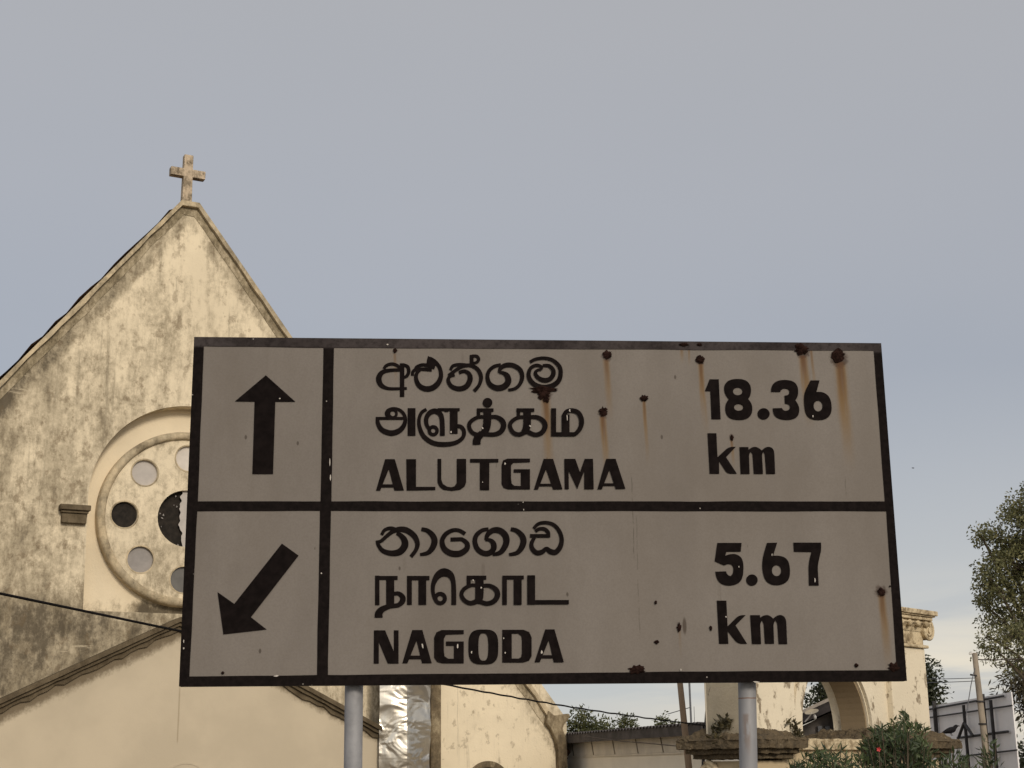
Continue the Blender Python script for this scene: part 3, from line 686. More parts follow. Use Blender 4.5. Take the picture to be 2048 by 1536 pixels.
for k in range(9):      # shards still clinging in the opening
    a = rnd.uniform(.55*pi, 1.45*pi); r = rnd.uniform(.28, .52); s_ = rnd.uniform(.010, .022)
    cx, cz = RC[0]+r*cos(a), RC[1]+r*sin(a); t = rnd.uniform(0, pi)
    MB().prism([(cx+s_*cos(t+q), cz+s_*1.4*sin(t+q)) for q in (0, 1.9, 4.1)], .262, .267).build('glass_shard', M['pane_grey'], rose)
# impost ledges beside the recess
for u0, u1 in ((-2.09, -1.60), (NC[0]+NR+.03, NC[0]+NR+.52)):
    zt = 6.40
    mb = MB().box(u0-.03, u1+.03, -.20, .0, zt-.10, zt); mb.box(u0, u1, -.15, -.0, zt-.15, zt-.102); mb.box(u0+.02, u1-.02, -.11, .0, zt-.33, zt-.152)
    mb.build('impost_ledge', M['cornice'], church, bevel=.012)
# coping along the gable: capping slab, then a broad band below it
def band(o0, o1, y0, y1, name, mat, under=0.):
    th = SL/sqrt(1+SL*SL)
    def off(u, z, d, sgn): return (u - sgn*th*d, z - d/sqrt(1+SL*SL))
    zl = EZ-.05
    outr = [off(lu(zl), zl, o0, -1), (-.14-o0*-.0, AP-o0*1.0), (.22, AP-o0), off(ru(zl), zl, o0, 1)]
    inn = [off(ru(zl), zl, o1, 1), (.22-o1*.35, AP-o1*1.15), (-.14+o1*.35, AP-o1*1.15), off(lu(zl), zl, o1, -1)]
    ns = 40
    def sub(a, b): return [(a[0]+(b[0]-a[0])*t/ns, a[1]+(b[1]-a[1])*t/ns) for t in range(ns)]
    jit = lambda L, k: [(u+.03*mnoise.noise(Vector((u*2.3+k, z*2.3, k))), z+.03*mnoise.noise(Vector((u*2.3, z*2.3+k, k+9)))) for u, z in L]
    poly = sub(outr[0], outr[1]) + [outr[1]] + sub(outr[2], outr[3]) + [outr[3]] + jit(sub(inn[0], inn[1]), 3) + [inn[1]] + jit(sub(inn[2], inn[3]), 5) + [inn[3]]
    return MB().prism(poly, y0, y1).build(name, mat, church)
band(-.05, .05, -.10, .72, 'coping', M['coping'])
band(.051, .20, -.014, -.0008, 'rake_moulding', M['rakeband'])
# apex block and cross
MB().box(-.15, .25, -.11, .70, AP-.06, AP+.035, .02).build('apex_block', M['coping'], church, bevel=.02)
uc = (CH.px(373, 400, .45)[0]); cz0 = AP+.1; czt = CH.px(376, 311, .45)[1]; za = CH.px(376, 347, .45)[1]
cl_, cr_ = CH.px(341, 340, .45)[0], CH.px(410, 350, .45)[0]; um = (cl_+cr_)/2
hw = .092
mb = MB().prism([(um-hw*1.1, cz0), (um+hw*1.1, cz0), (um+hw, za-.085), (cr_, za-.085), (cr_, za+.085), (um+hw, za+.085), (um+hw, czt), (um-hw, czt), (um-hw, za+.085), (cl_, za+.085), (cl_, za-.085), (um-hw, za-.085)], .40, .56)
mb.build('cross', M['cross'], church, bevel=.01)
# roof of the nave, clay tiles
mb = MB(); ny, nu = 110, 44
for sgn in (-1, 1):
    i0 = len(mb.v)
    for a in range(nu+1):
        t = a/nu
        for b in range(ny+1):
            y = .62 + 19*b/ny
            x_ = (.04 + sgn*(.05+(HW+.75)*t))
            z_ = AP + .12 + .22*t - SL*max(0, abs(x_-.04)-.18) + .014*sin(y*2*pi/.52) + .05*((a*2.0) % 1.0)
            if b == 0: z_ += rnd.uniform(-.035, .03); y -= rnd.uniform(0, .03)
            mb.v.append((x_, y, z_ + (.012 if a % 2 else 0)))
    for a in range(nu):
        for b in range(ny):
            q = (i0+a*(ny+1)+b, i0+a*(ny+1)+b+1, i0+(a+1)*(ny+1)+b+1, i0+(a+1)*(ny+1)+b)
            mb.f.append(q)
mb.build('tile_roof', M['tile'], church)
MB().box(-HW+.1, HW-.1, .62, 19.2, -.2, 1.9).build('nave_wall', M['porch'], church)
# eaves kneeler on the right: curled stop under the coping, then the wall's edge
kp = [(1098, 1421), (1109, 1431), (1118, 1430), (1138, 1427), (1141, 1431), (1137, 1440), (1129, 1448), (1126, 1458), (1131, 1470), (1134, 1486), (1134, 1555), (1119, 1555), (1117, 1500), (1112, 1478), (1103, 1458), (1093, 1446)]
MB().prism([CH.px(x, y, -.14) for x, y in kp], -.14, .3).build('kneeler', M['mossy'], church, bevel=.02)
# stained strip that ends the bare wing
a0 = CH.px(861, 1450, -.1)[0]; a1 = CH.px(882, 1450, -.1)[0]
MB().box(a0, a1, -.12, .0, -.1, 4.6).build('wing_strip', M['mossy'], church, bevel=.02)
# hood moulds of two openings whose tops just show
def hood(cx, cy, r, wv, name, wd=.07, mat='coping', out=.05):
    u, z = CH.px(cx, cy, wv); z -= r
    pts = circ(u, z, r, None, 28, 0, pi, False); ins = circ(u, z, r-wd, None, 28, 0, pi, False)[::-1]
    h = MB().prism(pts+ins, wv-out, wv-.001).build(name, M[mat], church)
    rc = MB().prism([(u-r+wd+.003, .05), (u+r-wd-.003, .05), (u+r-wd-.003, z)] + circ(u, z, r-wd-.003, None, 24, 0, pi, False) + [(u-r+wd+.003, z)], wv-.012, wv-.001)
    rc.build('arched_panel', M['porch'] if wv < -.2 else M['cornice'], h)
hood(975, 1522, .50, 0, 'window_hood', .12, 'mossy')
hood(372, 1524, .48, -.5, 'door_hood', .035, 'porch', .02)
# porch gable in front of the main wall
PW = -.5; PA = CH.px(357, 1256, PW); PS = .49; PX = PA[0]
pw = lambda u, d: PA[1]-d-PS*abs(u-PX)
PH = 4.42
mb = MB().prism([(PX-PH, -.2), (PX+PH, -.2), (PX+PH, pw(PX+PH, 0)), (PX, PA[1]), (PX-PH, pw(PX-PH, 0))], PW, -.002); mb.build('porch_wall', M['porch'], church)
fl0 = CH.px(762, 1440, PW-.1)[0]
def pband(d0, d1, y0, y1, name, mat, jag=0.):
    e = PH+.12; ns = 60; top = []; bot = []
    for k in range(ns+1):
        u = PX-e+(e+min(e, fl0-PX))*k/ns
        top.append((u, pw(u, d0))); bot.append((u, pw(u, d1)+jag*mnoise.noise(Vector((u*5, 3, 1)))))
    MB().prism(top+bot[::-1], y0, y1).build(name, mat, church)
pband(-.19, -.1035, PW-.17, .0-.003, 'raking_cornice', M['cornice'])
pband(-.1025, -.0385, PW-.11, PW+.05, 'raking_moulding', M['cornice'], .03)
pband(-.0375, .05, PW-.05, PW-.002, 'raking_fillet', M['cornice'], .11)
# crumpled metal sheet between porch and wing
fl = CH.px(759, 1440, -.62); fm = CH.px(815, 1440, -.82); fr = CH.px(861, 1440, -.62)
pts = []
def foil_y(u):
    if u < fm[0]: t = (u-fl[0])/(fm[0]-fl[0]); return -.62-.20*t
    t = (u-fm[0])/(fr[0]-fm[0]); return -.82+.20*t
mb = MB(); nu, nz = 22, 60; rnd = random.Random(8)
for a in range(nu+1):
    for b in range(nz+1):
        u = fl[0]+(fr[0]-fl[0])*a/nu; z = .1+3.9*b/nz
        d = .07*mnoise.noise(Vector((u*1.5, z*1.6, 3))) + .03*abs(mnoise.noise(Vector((u*2.6, z*2.2, 5))))
        mb.v.append((u+(.012*mnoise.noise(Vector((z*4, 1, a))) if a in (0, nu) else 0), foil_y(u)+d, z))
for a in range(nu):
    for b in range(nz):
        q = a*(nz+1)+b; mb.f.append((q, q+nz+1, q+nz+2, q+1))
mb.build('metal_sheet', M['foil'], church)
MB().box(fl[0]+.36, fr[0]-.04, -.52, -.0, -.1, 4.0).build('buttress', M['cornice'], church)

# ------------------------------------------------------------------ ornamental gateway
p0 = at(1640, 1400, 20)
GT = Plane((p0.x, p0.y), 47)
gate = thing('gateway', 'ornate cream plaster gateway with round arch and scrolled capital, moss on its ledge', 'gateway', GT.o, GT.a)
GR = GT.px(1849, 1440, 0)[0]; GL = GT.px(1488, 1440, 0)[0]; GD = .55
AL = GT.px(1601, 1458, 0)[0]; AR = GT.px(1738, 1458, 0)[0]; AC = (AL+AR)/2; AW = (AR-AL)/2
zl = GT.px(1851, 1462, 0)[1]; zs = zl+.02; zcap = GT.px(1850, 1224, -.1)[1]; zneck = GT.px(1850, 1300, 0)[1]
arch = [(AC+AW, zl-.1)] + circ(AC, zs, AW, AW*1.05, 32, 0, pi, False) + [(AC-AW, zl-.1)]
body = [(GL, zl-.1), (AC-AW, zl-.1)] + circ(AC, zs, AW, AW*1.05, 32, 0, pi, False)[::-1] + [(AC+AW, zl-.1), (GR-.02, zl-.1), (GR-.02, zcap-.2), (GL, zcap-.2)]
mb = MB().prism(body, 0, GD); mb.build('arch_wall', M['gate'], gate)
# lining of the opening (the brown soffit) and its pale rear arris
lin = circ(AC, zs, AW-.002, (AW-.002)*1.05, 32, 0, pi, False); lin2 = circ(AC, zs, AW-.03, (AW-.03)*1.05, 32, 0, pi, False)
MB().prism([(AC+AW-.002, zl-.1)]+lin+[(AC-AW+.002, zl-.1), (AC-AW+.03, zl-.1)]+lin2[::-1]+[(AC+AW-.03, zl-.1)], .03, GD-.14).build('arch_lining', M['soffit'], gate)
r1 = circ(AC, zs, AW+.20, (AW+.20)*1.05, 32, 0, pi, False); r2 = circ(AC, zs, AW+.02, (AW+.02)*1.05, 32, 0, pi, False)
MB().prism([(AC+AW+.20, zl-.08)]+r1+[(AC-AW-.20, zl-.08), (AC-AW-.02, zl-.08)]+r2[::-1]+[(AC+AW+.02, zl-.08)], -.05, -.001).build('archivolt', M['gate'], gate, bevel=.012)
# pilasters with capitals
def pilaster(u0, u1, vs):
    pl_ = MB().box(u0, u1, -.09, GD+.03, zl-.1, zneck).build('pilaster', M['gate'], gate, bevel=.012)
    mb = MB().box(u0-.05, u1+.05, -.14, GD+.08, zneck+.005, zneck+.05); mb.build('neck_ring', M['gatecap'], pl_, bevel=.015)
    c = MB(); H = zcap-zneck
    c.box(u0+.01, u1-.01, -.08, GD+.02, zneck+.05, zneck+H*.45)
    i0 = len(c.v)                                   # bell that flares to the abacus
    lv = [(0., zneck+H*.45), (.02, zneck+H*.55), (.07, zneck+H*.64)]
    for (e, z) in lv: c.v += [(u0-e, -.09-e, z), (u1+e, -.09-e, z), (u1+e, GD+.03+e, z), (u0-e, GD+.03+e, z)]
    for k in range(2):
        for j in range(4):
            j2 = (j+1) % 4; c.f.append((i0+4*k+j, i0+4*k+j2, i0+4*k+4+j2, i0+4*k+4+j))
    c.build('capital', M['gatecap'], pl_)
    for k in range(5):
        uu = u0+.03+(u1-u0-.06)*k/4
        MB().tube([(uu, -.13, zneck+H*.60), (uu, -.16, zneck+H*.66), (uu, -.13, zneck+H*.71)], [.05, .055, .04], 8).build('egg', M['gatecap'], pl_, smooth=True)
    c = MB(); c.box(u0-.09, u1+.09, -.18, GD+.12, zneck+H*.645, zneck+H*.70); c.box(u0-.06, u1+.06, -.15, GD+.09, zneck+H*.702, zneck+H*.74); c.box(u0-.11, u1+.11, -.20, GD+.14, zneck+H*.742, zneck+H*.83); c.box(u0-.14, u1+.14, -.23, GD+.17, zneck+H*.832, zneck+H*.87); c.box(u0-.17, u1+.17, -.26, GD+.20, zneck+H*.872, zcap)
    c.build('abacus', M['gatecap'], pl_, bevel=.018)
    for sgn, uu in ((-1, u0), (1, u1)):             # corner volutes
        c = MB(); P = []
        for k in range(34):
            t = k/33; a = pi/2 - sgn*t*2.15*2*pi; r = .155*(1-.80*t)
            P.append((uu+sgn*.07+r*cos(a), -.13, zneck+H*.50+r*sin(a), .03*(1-.4*t)))
        c.tube([(p[0], p[1], p[2]) for p in P], [p[3] for p in P], 8)
        c.tube([(uu+sgn*.07, -.10, zneck+H*.50), (uu+sgn*.07, -.165, zneck+H*.50)], .04, 10)
        c.prism(circ(uu+sgn*.07, zneck+H*.50, .14, None, 24), -.12, GD+.05)
        c.build('volute', M['gatecap'], pl_, smooth=False)
PWD = GR-GT.px(1789, 1440, -.09)[0]
pilaster(GR-PWD, GR, 1); pilaster(GL, GL+PWD, -1)
MB().box(GL+PWD+.18, GR-PWD-.18, -.10, GD+.06, zcap-.3, zcap+.0).build('entablature', M['gatecap'], gate, bevel=.02)
# mossy sloping ledge and mouldings under it
LR = GT.px(1917, 1480, -.3)[0]; LL = GL-.16
def hip(mb, l, r, f, b, z0, z1, ins):
    i0 = len(mb.v)
    mb.v += [(l, f, z0), (r, f, z0), (r, b, z0), (l, b, z0), (l+ins, f+ins, z1), (r-ins*1.5, f+ins, z1), (r-ins*1.5, b-ins, z1), (l+ins, b-ins, z1)]
    mb.f += [tuple(i0+k for k in q) for q in ((0, 3, 2, 1), (4, 5, 6, 7), (0, 1, 5, 4), (1, 2, 6, 5), (2, 3, 7, 6), (3, 0, 4, 7))]
ctex = bpy.data.textures.new('crumble', 'CLOUDS'); ctex.noise_scale = .11; ctex.noise_depth = 3
def rough(o, st):                     # crumbling, overgrown edges
    a_ = o.modifiers.new('cut', 'SUBSURF'); a_.subdivision_type = 'SIMPLE'; a_.levels = a_.render_levels = 6
    d_ = o.modifiers.new('crumble', 'DISPLACE'); d_.texture = ctex; d_.texture_coords = 'LOCAL'; d_.strength = st*2; d_.mid_level = .5
L1 = GT.px(1609, 1470, -.3)[0]; R0 = GT.px(1742, 1470, -.3)[0]; zsill = GT.px(1660, 1479, .0)[1]
for (l_, r_) in ((LL, L1), (R0, LR)):
    led = MB(); hip(led, l_, r_, -.36, GD+.40, zl-.15, zl+.0, .3); ledge = led.build('ledge', M['gatemoss'], gate); rough(ledge, .06)
    c = MB(); c.box(l_+.01, r_-.01, -.35, GD+.39, zl-.25, zl-.152); c.box(l_+.09, r_-.09, -.27, GD+.31, zl-.31, zl-.252); c.box(l_+.15, r_-.15, -.20, GD+.25, zl-.37, zl-.312)
    rough(c.build('ledge_moulding', M['gatemoss'], gate), .03)
rough(MB().box(L1-.2, R0+.2, -.16, GD+.1, zsill-.13, zsill).build('sill', M['gatecap'], gate), .02)
MB().box(L1-.2, R0+.2, -.09, GD, zsill-.6, zsill-.132).build('sill_wall', M['gatelow'], gate)
MB().box(LL+.25, LR-.25, -.10, GD+.15, -.2, zl-.40).build('gate_base', M['gatelow'], gate)
# scroll bracket under the left end of the ledge
c = MB(); P = []
sv = GT.px(1381, 1524, .35); 
for k in range(40):
    t = k/39; a = pi/2+t*2.3*2*pi; r = .15*(1-.78*t); P.append((LL+.22, .62+r*cos(a)*1., zl-.56+r*sin(a)))
c.tube(P, [.04*(1-.4*k/39) for k in range(40)], 8); c.build('scroll_bracket', M['gatecap'], gate)
c = MB(); c.tube([(LL+.23, .45, zl-.95), (LL+.22, .2, zl-.62), (LL+.21, .05, zl-.42)], [.05, .06, .05], 8); c.tube([(LL+.23, -.05, zl-1.0), (LL+.22, -.02, zl-.7), (LL+.21, .02, zl-.40)], [.05, .06, .05], 8)
c.build('leaf_ornament', M['gatecap'], gate)

# ------------------------------------------------------------------ foliage helpers
def leaf(mb, p, d, ln, wd, rnd):
    d = d.normalized(); s = d.orthogonal().normalized(); s.rotate(Matrix.Rotation(rnd.uniform(0, 2*pi), 3, d)); nrm = d.cross(s)
    mb.face([p, p+d*ln*.45+s*wd/2+nrm*ln*.06, p+d*ln, p+d*ln*.45-s*wd/2+nrm*ln*.06])
def rdir(rnd):
    while True:
        v = Vector((rnd.uniform(-1, 1), rnd.uniform(-1, 1), rnd.uniform(-1, 1)))
        if .05 < v.length < 1: return v.normalized()
def crown_tree(name, label, base, h, lobes, mat, seed, nclump, nleaf, ln, wd, spread, group=None, cat='tree', trunk_r=.16, drop=.15):
    """trunk to the crown, limbs to every lobe, twigs to clumps of leaves; lobes = (offset xyz, radii xyz)"""
    rnd = random.Random(seed); base = Vector(base)
    t = thing(name, label, cat, base, 0, group)
    wood = MB(); lv = MB(); fork = Vector((0, 0, h*.55))
    wood.tube([(0, 0, -.1), (.03, .02, h*.28), fork], [trunk_r, trunk_r*.75, trunk_r*.55], 8)
    tot = sum(l[1][0]*l[1][1]*l[1][2] for l in lobes)
    for (c, r) in lobes:
        c = Vector(c); r = Vector(r)
        mid = (fork+c)/2 + Vector((rnd.uniform(-.2, .2), rnd.uniform(-.2, .2), rnd.uniform(0, .3)))
        wood.tube(spline([tuple(fork), tuple(mid), tuple(c)], 4), [trunk_r*.45*(1-.09*k) for k in range(9)], 6)
        for k in range(max(6, int(nclump*r.x*r.y*r.z/tot))):
            d = rdir(rnd); q = rnd.random()**.45
            p = c + Vector((d.x*r.x, d.y*r.y, d.z*r.z))*q
            if rnd.random() < .5: wood.tube([tuple(c+(p-c)*.25), tuple(c+(p-c)*.65+rdir(rnd)*.08), tuple(p)], [trunk_r*.11, trunk_r*.07, trunk_r*.03], 4, False)
            for _ in range(nleaf):
                o_ = rdir(rnd)*spread*rnd.random()**.6
                dd = (o_.normalized()+rdir(rnd)*.9+Vector((0, 0, -drop*2)))
                leaf(lv, p+o_, dd, ln*rnd.uniform(.6, 1.25), wd*rnd.uniform(.7, 1.2), rnd)
    wood.build('trunk', M['bark'], t, smooth=True); lv.build('crown', mat, t)
    return t

# big tree on the right
def lob(cx, cy, dist, rx, ry, base, rd=None):     # a lobe of a crown from where the photo shows it
    p = at(cx, cy, dist) - Vector(base); k = dist/3050
    return (tuple(p), (rx*k, (rd or rx)*k, ry*k))
B = at(2130, 1500, 33); B = (B.x, B.y, 0)
crown_tree('broadleaf_tree', 'tall leafy tree leaning into the right edge above the hoarding', B, 5.2,
           [lob(2086, 1060, 33, 95, 85, B), lob(2018, 1090, 33, 55, 50, B), lob(2055, 1150, 33, 110, 66, B), lob(1990, 1165, 32.4, 50, 55, B), lob(2040, 1240, 33, 80, 40, B), lob(1962, 1070, 33, 26, 22, B), lob(1972, 1212, 33, 32, 26, B), lob(2038, 1005, 33, 34, 38, B)],
           M['crown'], 3, 420, 44, .085, .045, .19)
B = at(2120, 1500, 29); B = (B.x, B.y, 0)
crown_tree('drooping_tree', 'sparse drooping boughs hanging beside the concrete pole', B, 4.3,
           [lob(2030, 1270, 29, 55, 40, B), lob(1992, 1300, 29, 40, 30, B), lob(2060, 1300, 29, 50, 50, B), lob(1975, 1272, 29, 24, 16, B), lob(2015, 1325, 29, 36, 22, B)],
           M['crown'], 5, 110, 22, .075, .036, .17, trunk_r=.1)
B = at(2085, 1500, 40); B = (B.x, B.y, 0)
crown_tree('brown_frond_tree', 'brownish feathery tree behind the right end of the hoarding', B, 3.4,
           [lob(2050, 1360, 40, 50, 34, B), lob(2070, 1420, 40, 45, 40, B), lob(2040, 1380, 40, 26, 20, B)], M['dryleaf'], 6, 60, 24, .22, .05, .35, trunk_r=.1)
B = at(2085, 1520, 27); B = (B.x, B.y, 0)
crown_tree('dark_hedge_bush', 'dark bush at the right edge past the end of the hoarding', B, 1.6,
           [lob(2075, 1490, 27, 36, 50, B), lob(2070, 1550, 27, 40, 50, B)], M['darkleaf'], 7, 60, 30, .09, .05, .22, cat='bush', trunk_r=.05)
# tree behind the gateway, and those beyond the shed
B = at(1862, 1500, 46); B = (B.x, B.y, 0)
crown_tree('background_tree', 'dark tree showing just behind the capital pilaster of the gateway', B, 3.6,
           [lob(1845, 1345, 46, 34, 26, B), lob(1858, 1380, 46, 32, 28, B), lob(1848, 1420, 46, 40, 34, B)], M['darkleaf'], 8, 130, 24, .15, .07, .34, trunk_r=.1)
B = at(1650, 1500, 60); B = (B.x, B.y, 0)
crown_tree('background_tree', 'dark tree seen through the arch above the house roof', B, 4.2,
           [lob(1650, 1385, 60, 32, 26, B), lob(1680, 1370, 60, 40, 36, B), lob(1622, 1412, 60, 16, 14, B)], M['darkleaf'], 9, 110, 24, .2, .09, .4, trunk_r=.12)
far = [(1158, 1450, 42, 30, 30, 'bushy green tree over the shed roof, beside the church corner', 34), (1205, 1458, 44, 42, 16, 'low green treetop over the shed roof left of the small round one', 22),
       (1254, 1446, 46, 17, 15, 'small round treetop alone on the shed roof line', 18), (1326, 1441, 46, 9, 10, 'thin wispy treetop left of the wooden pole', 7), (1345, 1458, 44, 22, 12, 'low treetop right behind the wooden pole', 10)]
for k, (x, y, dist, rx, ry, lab, nc) in enumerate(far):
    B = at(x, 1520, dist); B = (B.x, B.y, 0)
    L = [lob(x, y, dist, rx, ry, B), lob(x+rx*.5, y+12, dist, rx*.7, ry*.8, B), lob(x-rx*.4, y+16, dist, rx*.7, ry*.9, B)]
    if k == 0: L.append(lob(x+14, y-16, dist, 12, 14, B))
    crown_tree('background_tree', lab, B, 2.2, L, M['farleaf'], 20+k, nc*2, 18, .12, .05, .2, trunk_r=.07)

# shrubs before the gateway: upright stems with narrow leaves
def shrub(name, label, x0, x1, ytop, dist, seed, nst, mat='shrub', dens=26, ln=.15, wd=.026, jag=22, group='leafy shrubs in front of the gateway', z0=None):
    rnd = random.Random(seed); c = at((x0+x1)/2, 1500, dist); base = Vector((c.x, c.y, z0 or 0)); kr = .35 if z0 is None else .92
    t = thing(name, label, 'shrub' if z0 is None else 'weeds', base, 0, group); st = MB(); lv = MB()
    for k in range(nst):
        f = (k+rnd.random())/nst; px = x0+(x1-x0)*f
        edge = 1-abs(2*f-1)**2.2
        dd = dist+rnd.uniform(-.5, .5)*(1 if z0 is None else .35)
        tip = at(px, ytop+(1-edge)*45+rnd.uniform(0, jag*2.2), dd) - base
        root = Vector((tip.x*kr, tip.y*kr, 0)); mid = (root+tip)/2+Vector((rnd.uniform(-.06, .06), rnd.uniform(-.06, .06), 0))
        pts = spline([tuple(root), tuple(mid), tuple(tip)], 6); st.tube(pts, [.010-.0005*j for j in range(len(pts))], 5, False)
        for j in range(dens):
            s_ = 1-rnd.random()**1.3*.55; p = Vector(pts[min(len(pts)-1, int(s_*(len(pts)-1)))])+rdir(rnd)*.05
            d = rdir(rnd); d.z = abs(d.z)*.8+.25
            leaf(lv, p, d, ln*rnd.uniform(.6, 1.15), wd*rnd.uniform(.8, 1.3), rnd)
    if z0 is None: st.build('stem', M['bark'], t)
    lv.build('foliage', M[mat], t)
    return t
shrub('oleander_shrub', 'dense green shrub with upright narrow leaves before the right pilaster', 1716, 1862, 1438, 17.4, 31, 60, dens=34, ln=.14, wd=.03)
shrub('oleander_shrub', 'low shrub crowding the foot of the arch, right of the sign post', 1572, 1735, 1486, 16.4, 32, 46, dens=30)
shrub('oleander_shrub', 'loose narrow-leaved shrub under the crow', 1850, 1950, 1494, 16.6, 33, 26, dens=22, ln=.17)
shrub('oleander_shrub', 'thin shrub at the foot of the concrete pole', 1950, 2000, 1468, 17, 34, 11, dens=26, ln=.13)
shrub('ledge_fern', 'dark weeds sprouting on the mossy ledge left of the arch', 1520, 1602, 1434, 19.4, 35, 30, mat='dryleaf', dens=22, ln=.10, wd=.03, jag=10, group=None, z0=zl-.05)
shrub('ledge_fern', 'dark weeds on the left end of the mossy ledge', 1425, 1484, 1438, 19.0, 36, 26, mat='dryleaf', dens=20, ln=.10, wd=.03, jag=8, group=None, z0=zl-.05)
shrub('ledge_fern', 'grassy weeds at the foot of the right pilaster behind the dense shrub', 1770, 1850, 1428, 20.6, 37, 14, mat='shrub', dens=14, ln=.12, wd=.03, jag=12, group=None, z0=zl-.05)
# one red flower
c = at(1757, 1499, 16.1); fl_ = thing('red_flower', 'single red blossom among the green shrubs', 'flower', c)
mb = MB()
for k in range(5):
    a = 2*pi*k/5; d = Vector((cos(a), -.55, sin(a))); s = Vector((-sin(a), 0, cos(a)))
    mb.face([(0, 0, 0), d*.013+s*.008, d*.023+s*.006, d*.025-s*.004, d*.013-s*.009])
mb.build('petals', M['petal'], fl_)
MB().tube([(0, .01, 0), (.01, .03, -.15), (0, .05, -.4)], .004, 5).build('stalk', M['bark'], fl_)

# ------------------------------------------------------------------ poles, cables
def pole(name, label, pts, r0, r1, mat, cat='pole'):
    b = Vector(pts[-1]); o = MB().tube([Vector(p) for p in pts], [r0+(r1-r0)*k/(len(pts)-1) for k in range(len(pts))], 12).build(name, mat, None, True)
    return tag(o, label, cat)
def updown(xt, yt, xb, yb, dist):      # a leaning pole through two pixels, carried on down to the ground
    a = at(xt, yt, dist); b = at(xb, yb, dist); d = (b-a)/(a.z-b.z)
    return a, b + d*(b.z+.1)
a, b = updown(1355, 1318, 1374, 1500, 21.5)
pole('wooden_pole', 'slim brown wooden pole leaning beside the gateway', [a, (a+b)/2, b], .040, .058, M['wood'])
a, b = updown(1949, 1306, 1976, 1536, 24)
cp = thing('concrete_pole', 'weathered concrete pole standing in front of the hoarding', 'pole', b)
MB().tube([a-b, (a-b)/2, (0, 0, 0)], [.042, .056, .075], 10).build('shaft', M['concrete'], cp, True)
MB().tube([a-b+Vector((-.085, 0, -.01)), a-b+Vector((.0, 0, .0))], .018, 6).build('insulator', M['white'], cp)
k_ = at(1954, 1352, 24)-b
MB().tube([k_+Vector((-.12, -.05, .02)), k_+Vector((-.02, -.05, 0))], .014, 6).build('clamp', M['iron'], cp)
for yy, nm in ((1403, 'band'), (1448, 'band')):
    q = at(1949+(yy-1306)*.117, yy, 24)-b; MB().tube([q+Vector((0, 0, .012)), q-Vector((0, 0, .012))], .068, 10).build(nm, M['iron'], cp)
# aerial mast with a small antenna on the shed
a = at(1377, 1330, 27); b = at(1384, 1480, 27)
an = thing('aerial_mast', 'thin grey aerial mast with a small antenna, between wooden pole and gateway', 'antenna', b)
MB().tube([a-b, (0, 0, -.1)], .018, 6).build('mast', M['greyiron'], an)
q = at(1380, 1415, 27)-b; e = at(1336, 1428, 27)-b
mb = MB().tube([q, e], .008, 5)
for t in (.12, .35, .6, .85):
    c = q+(e-q)*t; mb.tube([c+Vector((0, -.14, .0)), c+Vector((0, .14, 0))], .005, 4)
mb.tube([at(1388, 1413, 27)-b, at(1390, 1470, 27)-b], .006, 4); mb.build('antenna', M['greyiron'], an)
a, b2 = updown(1419, 1330, 1411, 1455, 20.6)
mb = MB().tube(spline([tuple(a), tuple(at(1417, 1400, 20.6)), tuple(at(1411, 1455, 20.6)), tuple(b2)], 6), .022, 8)
tag(mb.build('downpipe', M['iron'], None, True), 'dark hose running down the left side of the gateway', 'pipe')

def cable(name, label, P, r, mat, wob=0., sub=14):
    Q = spline([tuple(p) for p in P], sub)
    if wob:
        Q = [(x, y, z+wob*min(1, max(0, (y-13.5)/3))*sin(k*1.25)*(.4+.6*abs(sin(k*.37)))) for k, (x, y, z) in enumerate(Q)]
    o = MB().tube(Q, r, 6).build(name, mat, None, True); return tag(o, label, 'cable')
A = at(-260, 1134, 8.6); Bp = at(1372, 1446, 21.4)
d = Vector((Bp.x-A.x, Bp.y-A.y, 0)); VP = Plane((A.x, A.y), math.degrees(atan2(d.y, d.x)))
def onv(x, y): u, z = VP.px(x, y); return VP.world(u, 0, z)
cable('service_cable', 'black cable strung from the left across the church front to the wooden pole', [onv(*q) for q in ((-260, 1132.8), (0, 1187), (180, 1224.5), (360, 1262), (600, 1311), (880, 1367), (1000, 1389.5), (1100, 1407), (1200, 1423), (1300, 1437), (1372, 1446))], .0098, M['black'], .004)
cable('service_cable', 'short black cable from the wooden pole to the gateway', [Bp, at(1395, 1449, 20.9), at(1418, 1451, 20.4)], .012, M['black'])
cable('wall_cable', 'thin brown cable sagging across the shed wall to the wooden pole', [at(1170, 1472, 30), at(1230, 1481, 27), at(1300, 1487, 24), at(1364, 1493, 21.45)], .008, M['brownwire'])
cable('overhead_wire', 'thin overhead wire running right from the top of the concrete pole', [at(1953, 1319, 24), at(2000, 1319.5, 24), at(2120, 1315, 24)], .009, M['brownwire'])
cable('overhead_wire', 'upper of two faint wires ending at the concrete pole', [at(1700, 1357, 30), at(1860, 1358, 27), at(1951, 1356, 24)], .006, M['greyiron'])
cable('overhead_wire', 'lower of two faint wires ending at the concrete pole', [at(1700, 1365, 30), at(1860, 1365, 27), at(1952, 1362, 24)], .006, M['greyiron'])
cable('guy_wire', 'slack wire hanging from the concrete pole before the hoarding', [at(1950, 1336, 23.9), at(1943, 1365, 23.9), at(1938, 1395, 23.9), at(1932, 1432, 23.9)], .007, M['greyiron'])

